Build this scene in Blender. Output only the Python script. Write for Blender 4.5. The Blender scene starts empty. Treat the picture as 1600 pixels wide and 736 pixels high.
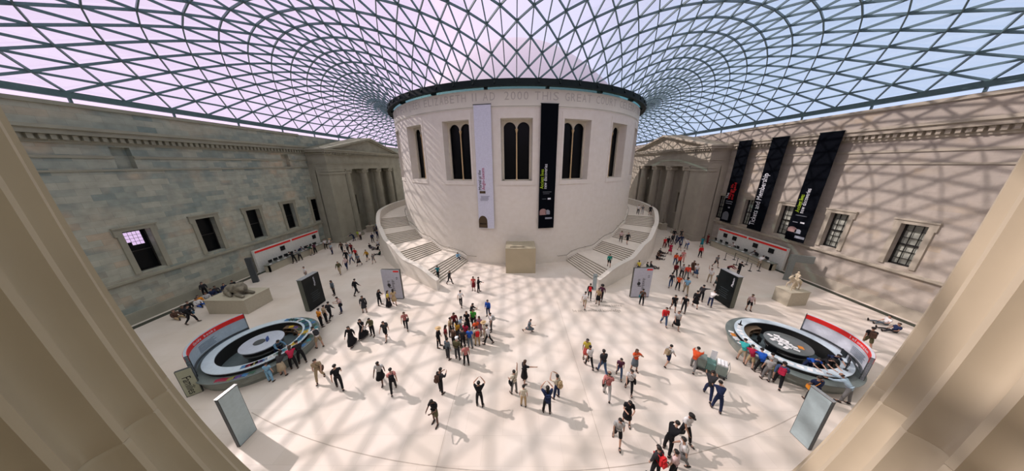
import bpy, bmesh, math, random
from math import sin, cos, pi, radians, degrees, atan2, hypot, sqrt, log
from mathutils import Vector, Matrix, noise
random.seed(7)
S = bpy.context.scene
COL = S.collection

# ------------------------------------------------------------------ camera, sky, sun, exposure
cam_d = bpy.data.cameras.new('camera'); cam = bpy.data.objects.new('camera', cam_d); COL.objects.link(cam)
cam_d.sensor_width = 36; cam_d.sensor_fit = 'HORIZONTAL'; cam_d.lens = 36 * 369.12 / 1600
cam_d.clip_start = .05; cam_d.clip_end = 500
_r = Vector((0.99991902, 0.00970651, -0.00823064)); _u = Vector((0.00506295, 0.28995124, 0.95702803)); _f = Vector((-0.01167588, 0.9569922, -0.28987861))
_m = Matrix((_r, _u, -_f)).transposed().to_4x4(); _m.translation = (-.284, -51.62, 13.05)
cam.matrix_world = _m; S.camera = cam
S.view_settings.view_transform = 'Standard'; S.view_settings.look = 'None'
S.view_settings.exposure = 0.0; S.view_settings.gamma = 1; S.view_settings.use_curve_mapping = False
S.cycles.max_bounces = 6; S.cycles.diffuse_bounces = 3; S.cycles.glossy_bounces = 2; S.cycles.transparent_max_bounces = 12
S.cycles.transmission_bounces = 3

SUN_STRENGTH = 3.85
SKY_STRENGTH = 1.0
ZENITH = (1.50, 1.44, 1.40)   # sky above the view, brightened to add ambient fill
w = bpy.data.worlds.new('sky'); S.world = w; w.use_nodes = True
nt = w.node_tree; nt.nodes.clear()
out = nt.nodes.new('ShaderNodeOutputWorld'); bg = nt.nodes.new('ShaderNodeBackground'); nt.links.new(bg.outputs[0], out.inputs[0])
bg.inputs[1].default_value = SKY_STRENGTH
tc = nt.nodes.new('ShaderNodeTexCoord'); dp = nt.nodes.new('ShaderNodeVectorMath'); dp.operation = 'DOT_PRODUCT'
dp.inputs[1].default_value = (0.93, 0.30, 0.0); nt.links.new(tc.outputs['Generated'], dp.inputs[0])
cl = nt.nodes.new('ShaderNodeTexNoise'); cl.inputs['Scale'].default_value = 3.2; cl.inputs['Detail'].default_value = 4
nt.links.new(tc.outputs['Generated'], cl.inputs['Vector'])
m1 = nt.nodes.new('ShaderNodeMath'); m1.operation = 'MULTIPLY_ADD'; m1.inputs[1].default_value = .45; nt.links.new(cl.outputs['Fac'], m1.inputs[0])
nt.links.new(dp.outputs['Value'], m1.inputs[2])
rp = nt.nodes.new('ShaderNodeValToRGB'); nt.links.new(m1.outputs[0], rp.inputs[0])
e = rp.color_ramp.elements; e[0].position = .30; e[0].color = (1.06, .85, 1.14, 1); e[1].position = 1.0; e[1].color = (.64, .76, 1.05, 1)
sz = nt.nodes.new('ShaderNodeSeparateXYZ'); nt.links.new(tc.outputs['Generated'], sz.inputs[0])
mr = nt.nodes.new('ShaderNodeMapRange'); mr.inputs['From Min'].default_value = .52; mr.inputs['From Max'].default_value = .80; nt.links.new(sz.outputs[2], mr.inputs['Value'])
mz = nt.nodes.new('ShaderNodeMixRGB'); nt.links.new(mr.outputs[0], mz.inputs[0]); nt.links.new(rp.outputs[0], mz.inputs[1]); mz.inputs[2].default_value = ZENITH + (1,)
nt.links.new(mz.outputs[0], bg.inputs[0])

sun_d = bpy.data.lights.new('sun', 'SUN'); sun = bpy.data.objects.new('sun', sun_d); COL.objects.link(sun)
sun_d.energy = SUN_STRENGTH; sun_d.angle = radians(.8); sun_d.color = (1.0, .85, .83)
_el = radians(41); _d = Vector((sin(radians(110)) * cos(_el), cos(radians(110)) * cos(_el), -sin(_el)))
sun.rotation_euler = _d.to_track_quat('-Z', 'Y').to_euler(); sun.location = (-60, 20, 60)

# ------------------------------------------------------------------ materials
MATS = {}
def new_mat(name):
    m = bpy.data.materials.new(name); m.use_nodes = True
    return m, m.node_tree, m.node_tree.nodes['Principled BSDF']
def plain(name, rgb, rough=.6, metal=0, spec=.4, var=.06, scale=6, bump=0):
    if name in MATS: return MATS[name]
    m, t, b = new_mat(name)
    b.inputs['Roughness'].default_value = rough; b.inputs['Metallic'].default_value = metal
    b.inputs['Specular IOR Level'].default_value = spec
    tc = t.nodes.new('ShaderNodeTexCoord'); n = t.nodes.new('ShaderNodeTexNoise'); n.inputs['Scale'].default_value = scale; n.inputs['Detail'].default_value = 4
    t.links.new(tc.outputs['Object'], n.inputs['Vector'])
    r = t.nodes.new('ShaderNodeValToRGB'); t.links.new(n.outputs['Fac'], r.inputs[0])
    r.color_ramp.elements[0].position = .3; r.color_ramp.elements[1].position = .7
    r.color_ramp.elements[0].color = tuple(max(0, c * (1 - var)) for c in rgb) + (1,)
    r.color_ramp.elements[1].color = tuple(min(1, c * (1 + var)) for c in rgb) + (1,)
    t.links.new(r.outputs[0], b.inputs['Base Color'])
    if bump:
        bp = t.nodes.new('ShaderNodeBump'); bp.inputs['Strength'].default_value = bump; t.links.new(n.outputs['Fac'], bp.inputs['Height']); t.links.new(bp.outputs[0], b.inputs['Normal'])
    MATS[name] = m; return m

def stone(name, c1, c2, c3, bw=1.25, bh=.46, axis='yz', amount=.8, mortar=(.3, .29, .25), patch=.5):
    """ashlar blocks: a brick pattern in the wall's own plane, each block with a tone of its own"""
    if name in MATS: return MATS[name]
    m, t, b = new_mat(name); L = t.links
    b.inputs['Roughness'].default_value = .8; b.inputs['Specular IOR Level'].default_value = .25
    tc = t.nodes.new('ShaderNodeTexCoord'); sp = t.nodes.new('ShaderNodeSeparateXYZ'); L.new(tc.outputs['Object'], sp.inputs[0])
    cb = t.nodes.new('ShaderNodeCombineXYZ')
    if axis == 'yz': L.new(sp.outputs[1], cb.inputs[0]); L.new(sp.outputs[2], cb.inputs[1])
    elif axis == 'xz': L.new(sp.outputs[0], cb.inputs[0]); L.new(sp.outputs[2], cb.inputs[1])
    elif axis == 'xy': L.new(sp.outputs[0], cb.inputs[0]); L.new(sp.outputs[1], cb.inputs[1])
    else:
        at = t.nodes.new('ShaderNodeMath'); at.operation = 'ARCTAN2'; L.new(sp.outputs[1], at.inputs[0]); L.new(sp.outputs[0], at.inputs[1])
        mu = t.nodes.new('ShaderNodeMath'); mu.operation = 'MULTIPLY'; mu.inputs[1].default_value = 22.0; L.new(at.outputs[0], mu.inputs[0])
        L.new(mu.outputs[0], cb.inputs[0]); L.new(sp.outputs[2], cb.inputs[1])
    def brick(ca, cbb, w_, h_, off, fr):
        k = t.nodes.new('ShaderNodeTexBrick'); L.new(cb.outputs[0], k.inputs['Vector'])
        k.inputs['Color1'].default_value = ca + (1,); k.inputs['Color2'].default_value = cbb + (1,); k.inputs['Mortar'].default_value = mortar + (1,)
        k.inputs['Scale'].default_value = 1; k.inputs['Mortar Size'].default_value = .006; k.inputs['Mortar Smooth'].default_value = .3
        k.inputs['Brick Width'].default_value = w_; k.inputs['Row Height'].default_value = h_; k.offset = off; k.offset_frequency = fr; k.inputs['Bias'].default_value = 0
        return k
    k1 = brick(c1, c2, bw, bh, .5, 2); k2 = brick(c1, c3, bw, bh, .5, 2)
    k2.inputs['Bias'].default_value = -.35
    n = t.nodes.new('ShaderNodeTexNoise'); n.inputs['Scale'].default_value = .25; n.inputs['Detail'].default_value = 3; L.new(cb.outputs[0], n.inputs['Vector'])
    rr = t.nodes.new('ShaderNodeValToRGB'); rr.color_ramp.elements[0].position = .48; rr.color_ramp.elements[1].position = .6; L.new(n.outputs['Fac'], rr.inputs[0])
    mx = t.nodes.new('ShaderNodeMixRGB'); L.new(rr.outputs[0], mx.inputs[0]); L.new(k1.outputs[0], mx.inputs[1]); L.new(k2.outputs[0], mx.inputs[2])
    n2 = t.nodes.new('ShaderNodeTexNoise'); n2.inputs['Scale'].default_value = 1.6; n2.inputs['Detail'].default_value = 6; L.new(cb.outputs[0], n2.inputs['Vector'])
    m2 = t.nodes.new('ShaderNodeMixRGB'); m2.blend_type = 'OVERLAY'; m2.inputs[0].default_value = .35
    L.new(mx.outputs[0], m2.inputs[1]); L.new(n2.outputs['Fac'], m2.inputs[2])
    m3 = t.nodes.new('ShaderNodeMixRGB'); m3.inputs[0].default_value = amount; m3.inputs[1].default_value = c1 + (1,)
    L.new(m2.outputs[0], m3.inputs[2]); L.new(m3.outputs[0], b.inputs['Base Color'])
    MATS[name] = m; return m

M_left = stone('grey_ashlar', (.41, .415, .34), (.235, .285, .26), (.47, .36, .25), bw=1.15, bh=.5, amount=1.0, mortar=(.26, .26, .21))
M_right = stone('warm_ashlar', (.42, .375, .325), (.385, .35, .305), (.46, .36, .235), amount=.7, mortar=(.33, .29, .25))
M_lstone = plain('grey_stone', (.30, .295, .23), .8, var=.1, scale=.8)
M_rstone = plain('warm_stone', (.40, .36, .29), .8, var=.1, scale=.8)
M_drum = stone('pale_limestone', (.74, .70, .63), (.715, .675, .615), (.73, .68, .595), 1.9, .95, axis='polar', amount=.55, mortar=(.66, .62, .56))
M_frieze = plain('frieze_stone', (.72, .70, .61), .8, var=.04, scale=.6)
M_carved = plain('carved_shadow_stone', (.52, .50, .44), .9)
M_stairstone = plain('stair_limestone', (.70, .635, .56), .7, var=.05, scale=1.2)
M_riser = plain('stair_riser_shade', (.36, .33, .27), .85, var=.05)  # upright stair faces: shade painted in as a darker tone
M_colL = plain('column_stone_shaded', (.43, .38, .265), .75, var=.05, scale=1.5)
M_colR = plain('column_stone_sunlit', (.56, .48, .35), .75, var=.07, scale=1.5)  # same stone as the left column, sunlight painted in as a lighter tone
M_cream = plain('cream_joinery', (.60, .56, .45), .6)
M_tan = plain('gilded_timber', (.62, .45, .24), .5)
M_dark = plain('dark_glass', (.004, .005, .006), .25, spec=.12)
M_steel = plain('teal_painted_steel', (.10, .17, .20), .45, spec=.5, var=.1)
M_steelL = plain('teal_edge_steel', (.085, .15, .165), .45, spec=.5, var=.1)
M_ring = plain('dark_ring_steel', (.008, .016, .017), .6, spec=.2)
M_blk = plain('black_laminate', (.006, .008, .010), .4, spec=.25)
M_blkfab = plain('black_banner_cloth', (.0035, .0045, .007), .95, spec=.03)
M_whitefab = plain('white_banner_cloth', (.62, .64, .76), .8)
M_white = plain('white_paint', (.72, .74, .78), .5)
M_paper = plain('white_paper', (.80, .80, .82), .7)
M_red = plain('red_vinyl', (.75, .022, .018), .5)
M_grey = plain('grey_laminate', (.20, .225, .215), .5)
M_dgrey = plain('dark_grey_laminate', (.055, .065, .07), .45)
M_pblue = plain('pale_blue_glass_top', (.50, .62, .72), .25, spec=.6)
M_panel = plain('frosted_pale_panel', (.36, .45, .47), .35, spec=.5)
M_metal = plain('brushed_metal', (.45, .46, .46), .35, metal=.8)
M_beige = plain('beige_stone_block', (.44, .38, .26), .8, var=.05, scale=.7)
M_black = plain('black_print', (.012, .012, .014), .7)
M_blind = plain('white_window_blind', (.40, .42, .36), .8)
M_lion = plain('weathered_marble', (.22, .20, .155), .9, var=.35, scale=4, bump=.3)
M_marble = plain('pale_marble', (.55, .47, .34), .8, var=.15, scale=6)
M_plinth = plain('plinth_stone', (.46, .42, .33), .8, var=.05)

def emit(name, rgb, st):
    m, t, b = new_mat(name); b.inputs['Base Color'].default_value = (.02, .02, .02, 1); b.inputs['Emission Color'].default_value = rgb + (1,); b.inputs['Emission Strength'].default_value = st
    return m
M_paneglow = emit('pink_pane_glow', (.85, .62, .95), .9)  # pink glow imitating bright window light in the glass
# floor: large slabs, two long joints running to the door and one ring joint round the rotunda
def floor_mat():
    m, t, b = new_mat('pale_stone_paving'); L = t.links
    b.inputs['Roughness'].default_value = .42; b.inputs['Specular IOR Level'].default_value = .35
    tc = t.nodes.new('ShaderNodeTexCoord')
    k = t.nodes.new('ShaderNodeTexBrick'); L.new(tc.outputs['Object'], k.inputs['Vector'])
    k.inputs['Color1'].default_value = (.69, .615, .555, 1); k.inputs['Color2'].default_value = (.655, .585, .52, 1); k.inputs['Mortar'].default_value = (.60, .53, .47, 1)
    k.inputs['Scale'].default_value = 1; k.inputs['Mortar Size'].default_value = .008; k.inputs['Brick Width'].default_value = 1.9; k.inputs['Row Height'].default_value = 1.27
    n = t.nodes.new('ShaderNodeTexNoise'); n.inputs['Scale'].default_value = .35; n.inputs['Detail'].default_value = 5; L.new(tc.outputs['Object'], n.inputs['Vector'])
    mx = t.nodes.new('ShaderNodeMixRGB'); mx.blend_type = 'OVERLAY'; mx.inputs[0].default_value = .3; L.new(k.outputs[0], mx.inputs[1]); L.new(n.outputs['Fac'], mx.inputs[2])
    L.new(mx.outputs[0], b.inputs['Base Color'])
    return m
M_floor = floor_mat(); M_joint = plain('dark_joint', (.44, .38, .33), .9)

def glass_mat(name, tint, gloss=.08):
    m, t, b = new_mat(name); t.nodes.remove(b); L = t.links; o = t.nodes['Material Output']
    tr = t.nodes.new('ShaderNodeBsdfTransparent'); tr.inputs[0].default_value = tint + (1,)
    gl = t.nodes.new('ShaderNodeBsdfGlossy'); gl.inputs['Roughness'].default_value = .05; gl.inputs[0].default_value = (.8, .9, .9, 1)
    fr = t.nodes.new('ShaderNodeFresnel'); fr.inputs[0].default_value = 1.45
    mm = t.nodes.new('ShaderNodeMath'); mm.operation = 'MULTIPLY'; mm.inputs[1].default_value = gloss * 6; L.new(fr.outputs[0], mm.inputs[0])
    mx = t.nodes.new('ShaderNodeMixShader'); L.new(mm.outputs[0], mx.inputs[0]); L.new(tr.outputs[0], mx.inputs[1]); L.new(gl.outputs[0], mx.inputs[2]); L.new(mx.outputs[0], o.inputs[0])
    return m
M_glass = glass_mat('roof_glass', (.955, .975, .97), .025); M_strip = glass_mat('teal_glass', (.38, .56, .54), .01)

# ------------------------------------------------------------------ mesh helpers
def fin(name, bm, mat, parent=None, smooth=False, mats=None):
    bmesh.ops.recalc_face_normals(bm, faces=bm.faces)
    me = bpy.data.meshes.new(name); bm.to_mesh(me); bm.free()
    for mm in (mats or [mat]): me.materials.append(mm)
    if smooth:
        for p in me.polygons: p.use_smooth = True
        me.set_sharp_from_angle(angle=radians(40))
    o = bpy.data.objects.new(name, me); COL.objects.link(o)
    if parent: o.parent = parent
    return o
def empty(name, loc=(0, 0, 0), rz=0):
    o = bpy.data.objects.new(name, None); COL.objects.link(o); o.location = loc; o.rotation_euler = (0, 0, rz); o.empty_display_size = .3
    return o
def tag(o, label, cat, group=None, kind=None):
    if label: o['label'] = label
    if cat: o['category'] = cat
    if group: o['group'] = group
    if kind: o['kind'] = kind
    return o
def struct(o):
    o['kind'] = 'structure'; return o
def box(bm, x0, x1, y0, y1, z0, z1, mi=0, M=None):
    v = [bm.verts.new((M @ Vector(p)) if M else p) for p in ((x0, y0, z0), (x1, y0, z0), (x1, y1, z0), (x0, y1, z0), (x0, y0, z1), (x1, y0, z1), (x1, y1, z1), (x0, y1, z1))]
    for f in ((0, 3, 2, 1), (4, 5, 6, 7), (0, 1, 5, 4), (1, 2, 6, 5), (2, 3, 7, 6), (3, 0, 4, 7)):
        fc = bm.faces.new([v[i] for i in f]); fc.material_index = mi
def BM(): return bmesh.new()
def pbox(bm, r0, r1, a0, a1, z0, z1, step=2.0, mi=0, c=(0, 0), conv=True):
    """block bent round c; angles are azimuths east of south when conv, else plain math angles"""
    n = max(1, int(math.ceil(abs(a1 - a0) / step)))
    rings = []
    for i in range(n + 1):
        a = radians(a0 + (a1 - a0) * i / n)
        d = (sin(a), -cos(a)) if conv else (cos(a), sin(a))
        R0 = r0(degrees(a)) if callable(r0) else r0; R1 = r1(degrees(a)) if callable(r1) else r1
        Z1 = z1(degrees(a)) if callable(z1) else z1; Z0 = z0(degrees(a)) if callable(z0) else z0
        rings.append([bm.verts.new((c[0] + d[0] * q, c[1] + d[1] * q, z)) for q, z in ((R0, Z0), (R1, Z0), (R1, Z1), (R0, Z1))])
    full = abs(abs(a1 - a0) - 360) < 1e-6
    for i in range(n):
        A, B = rings[i], (rings[i + 1] if not (full and i == n - 1) else rings[0])
        for k in range(4):
            f = bm.faces.new((A[k], A[(k + 1) % 4], B[(k + 1) % 4], B[k])); f.material_index = mi
    if full:
        for vv in rings[-1]: bm.verts.remove(vv)
    else:
        bm.faces.new(rings[0]).material_index = mi; bm.faces.new(rings[-1][::-1]).material_index = mi
def lathe(bm, prof, n=24, c=(0, 0), mi=0, sx=1, sy=1):
    rings = []
    for r_, z in prof:
        rings.append([bm.verts.new((c[0] + sx * r_ * cos(2 * pi * k / n), c[1] + sy * r_ * sin(2 * pi * k / n), z)) for k in range(n)])
    for A, B in zip(rings, rings[1:]):
        for k in range(n): bm.faces.new((A[k], A[(k + 1) % n], B[(k + 1) % n], B[k])).material_index = mi
    bm.faces.new(rings[0][::-1]).material_index = mi; bm.faces.new(rings[-1]).material_index = mi
def tube(bm, pts, r_, n=6, mi=0, taper=None):
    pts = [Vector(p) for p in pts]; rings = []
    for i, p in enumerate(pts):
        d = (pts[min(i + 1, len(pts) - 1)] - pts[max(i - 1, 0)]).normalized()
        a = d.orthogonal().normalized() if i == 0 else (a - d * a.dot(d)).normalized()
        b = d.cross(a); rr = r_ if taper is None else r_ + (taper - r_) * i / (len(pts) - 1)
        rings.append([bm.verts.new(p + (a * cos(2 * pi * k / n) + b * sin(2 * pi * k / n)) * rr) for k in range(n)])
    for A, B in zip(rings, rings[1:]):
        for k in range(n): bm.faces.new((A[k], A[(k + 1) % n], B[(k + 1) % n], B[k])).material_index = mi
    bm.faces.new(rings[0][::-1]).material_index = mi; bm.faces.new(rings[-1]).material_index = mi
def bar(bm, p, q, wd, dp, mi=0):
    """straight member of width wd and vertical depth dp between two points"""
    p, q = Vector(p), Vector(q); d = (q - p).normalized(); s = d.cross(Vector((0, 0, 1)))
    s = s.normalized() if s.length > 1e-4 else Vector((1, 0, 0)); u = s.cross(d)
    s *= wd / 2; u *= dp / 2
    v = [bm.verts.new(x) for x in (p - s - u, p + s - u, p + s + u, p - s + u, q - s - u, q + s - u, q + s + u, q - s + u)]
    for f in ((0, 1, 5, 4), (1, 2, 6, 5), (2, 3, 7, 6), (3, 0, 4, 7)): bm.faces.new([v[i] for i in f]).material_index = mi
    return
FONTC = {}
def glyphs(text, size, ext=.01):
    key = (text, round(size, 3), ext)
    if key not in FONTC:
        cu = bpy.data.curves.new('lettering', 'FONT'); cu.body = text; cu.size = size; cu.extrude = ext; cu.align_x = 'LEFT'; cu.resolution_u = 2
        ob = bpy.data.objects.new('tmp', cu); COL.objects.link(ob)
        dg = bpy.context.evaluated_depsgraph_get(); me = bpy.data.meshes.new_from_object(ob.evaluated_get(dg))
        bpy.data.objects.remove(ob); bpy.data.curves.remove(cu)
        FONTC[key] = me
    return FONTC[key]
def add_text(bm, text, size, M, fit=None, ext=.01):
    me = glyphs(text, size, ext)
    if not me.vertices: return 0
    xs = [v.co.x for v in me.vertices]; x0, x1 = min(xs), max(xs); k = (fit / (x1 - x0)) if fit else 1
    base = len(bm.verts); vs = [bm.verts.new(M @ Vector(((v.co.x - x0) * k, v.co.y, v.co.z))) for v in me.vertices]
    for p in me.polygons:
        try: bm.faces.new([vs[i] for i in p.vertices])
        except ValueError: pass
    return (x1 - x0) * k
def frame(o, X, Y, Z):
    m = Matrix((Vector(X), Vector(Y), Vector(Z))).transposed().to_4x4(); m.translation = o; return m

# ------------------------------------------------------------------ floor
bm = BM(); box(bm, -37.5, 37.5, -54, 48, -.3, 0); floor = struct(fin('floor', bm, M_floor))
bm = BM(); pbox(bm, 44.63, 44.665, -19.5, 19.5, 0, .004, 1.5)
for x in (-3.87, 3.87): box(bm, x - .01, x + .01, -54, -31, 0, .004)
struct(fin('trim_1', bm, M_joint))
for side, nm in ((-1, 'trim_2'), (1, 'trim_3')):
    bm = BM(); box(bm, *sorted((side * 32.35, side * 32.95)), -53, -12.7, 0, .012); struct(fin(nm, bm, plain('dark_floor_grille', (.05, .055, .04), .8)))

# ------------------------------------------------------------------ long walls with windows
WX = 33.44
WYS = [-32.05, -27.3, -22.5, -17.65, -12.85]
def long_wall(side, name, mat, trim, wz0, wz1, hw):
    def X(a_, b_): return sorted((side * a_, side * b_))
    ops = [(y - hw, y + hw, wz0, wz1) for y in [-41.6, -36.8] + WYS]
    niches = [(y - .55, y + .55, 12.95, 14.65) for y in (-30.85, -16.0)] if side < 0 else []
    bm = BM(); ys = sorted({-53.5, 48} | {q for o_ in ops + niches for q in o_[:2]})
    for a_, b_ in zip(ys, ys[1:]):
        cut = sorted((o_[2], o_[3]) for o_ in ops + niches if o_[0] <= a_ + 1e-6 and o_[1] >= b_ - 1e-6); z = 0
        for c0, c1 in cut: box(bm, *X(WX, 35.4), a_, b_, z, c0); z = c1
        box(bm, *X(WX, 35.4), a_, b_, z, 17.62)
    for o_ in niches: box(bm, *X(WX + .45, 35.3), o_[0], o_[1], o_[2], o_[3])
    wall = struct(fin(name, bm, mat))
    bm = BM()  # ledge, base course, string courses, cornice with dentils
    box(bm, *X(WX - .28, WX), -53.5, -12.4, 3.62, 3.82); box(bm, *X(WX - .12, WX), -53.5, -12.4, 3.50, 3.62)
    box(bm, *X(WX - .14, WX), -53.5, -12.4, 0, .95)
    box(bm, *X(WX - .10, WX), -53.5, -12.4, 12.75, 12.9)
    segs = [-53.5] + [q for o_ in niches for q in o_[:2]] + [-12.4]
    for a_, b_ in zip(segs[::2], segs[1::2]): box(bm, *X(WX - .10, WX), a_, b_, 13.75, 13.95)
    box(bm, *X(WX - .12, WX), -53.5, -12.4, 14.78, 14.95)
    box(bm, *X(WX - .18, WX), -53.5, -12.4, 14.95, 15.36)
    box(bm, *X(WX - .62, WX), -53.5, -12.4, 15.36, 15.72); box(bm, *X(WX - .78, WX), -53.5, -12.4, 15.72, 15.95)
    box(bm, *X(WX - .16, WX + .3), -53.5, -12.9, 17.4, 17.68)
    mold = fin('cornice', bm, trim, wall)
    bm = BM(); y = -53.3
    while y < -12.6:
        box(bm, *X(WX - .42, WX - .15), y, y + .24, 15.0, 15.34); y += .44
    fin('dentils', bm, trim, mold)
    return wall, X
bm = BM()
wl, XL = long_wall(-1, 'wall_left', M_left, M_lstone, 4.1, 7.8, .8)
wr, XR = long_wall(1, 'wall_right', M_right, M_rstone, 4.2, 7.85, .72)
wi = 1
for side, X, hw, z0, z1, trim in ((-1, XL, .8, 4.1, 7.8, M_lstone), (1, XR, .72, 4.2, 7.85, M_rstone)):
    for y in [-41.6, -36.8] + WYS:
        e_ = struct(empty('window_%d' % wi, (side * WX, y, z0))); wi += 1
        h = z1 - z0; bm = BM(); f = lambda a_, b_: sorted((side * a_, side * b_))
        box(bm, *f(-.12, .02), -hw - .34, -hw, -.06, h + .3); box(bm, *f(-.12, .02), hw, hw + .34, -.06, h + .3)
        box(bm, *f(-.12, .02), -hw, hw, h, h + .3); box(bm, *f(-.20, .02), -hw - .48, hw + .48, h + .3, h + .42)
        for s in (-1, 1): box(bm, *f(-.13, .0), *sorted((s * (hw + .34), s * (hw + .44))), h - .35, h + .3)
        fin('window_surround', bm, trim, e_)
        if side < 0:
            bm = BM(); box(bm, *f(.52, .56), -hw, hw, 0, h); fin('pane', bm, M_dark, e_)
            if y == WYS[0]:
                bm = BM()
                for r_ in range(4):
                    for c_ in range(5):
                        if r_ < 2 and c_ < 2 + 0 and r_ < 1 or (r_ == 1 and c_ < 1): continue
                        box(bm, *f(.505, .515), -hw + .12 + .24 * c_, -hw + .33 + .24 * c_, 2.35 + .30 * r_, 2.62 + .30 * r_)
                fin('pane_glow_patches', bm, M_paneglow, e_)  # glowing patches added on the pane, no window behind it
            bm = BM()
            for k in (-hw, hw - .07): box(bm, *f(.44, .52), k, k + .07, 0, h)
            for k in (0, h / 2 - .035, h - .07): box(bm, *f(.44, .52), -hw, hw, k, k + .07)
            fin('sash', bm, plain('dark_sash', (.018, .016, .015), .5), e_)
        else:
            bm = BM(); box(bm, *f(.50, .54), -hw, hw, 0, h); fin('blind', bm, M_blind, e_)
            bm = BM()
            for k in (-hw, hw - .1): box(bm, *f(.34, .44), k, k + .1, 0, h)
            for k in (0, h * .5 - .07, h - .12): box(bm, *f(.34, .44), -hw, hw, k, k + .14)
            for k in (-hw / 3, hw / 3): box(bm, *f(.36, .42), k - .02, k + .02, 0, h)
            for k in (.17, .34, .67, .84): box(bm, *f(.36, .42), -hw, hw, h * k - .02, h * k + .02)
            fin('sash', bm, plain('black_glazing_bars', (.012, .012, .012), .4), e_)
bm = BM(); box(bm, -37, 37, -55.2, -53.9, 0, 19); struct(fin('wall_south', bm, M_rstone))
bm = BM(); box(bm, -37, 37, 47, 48.2, 0, 17); struct(fin('wall_north', bm, M_rstone))

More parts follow.
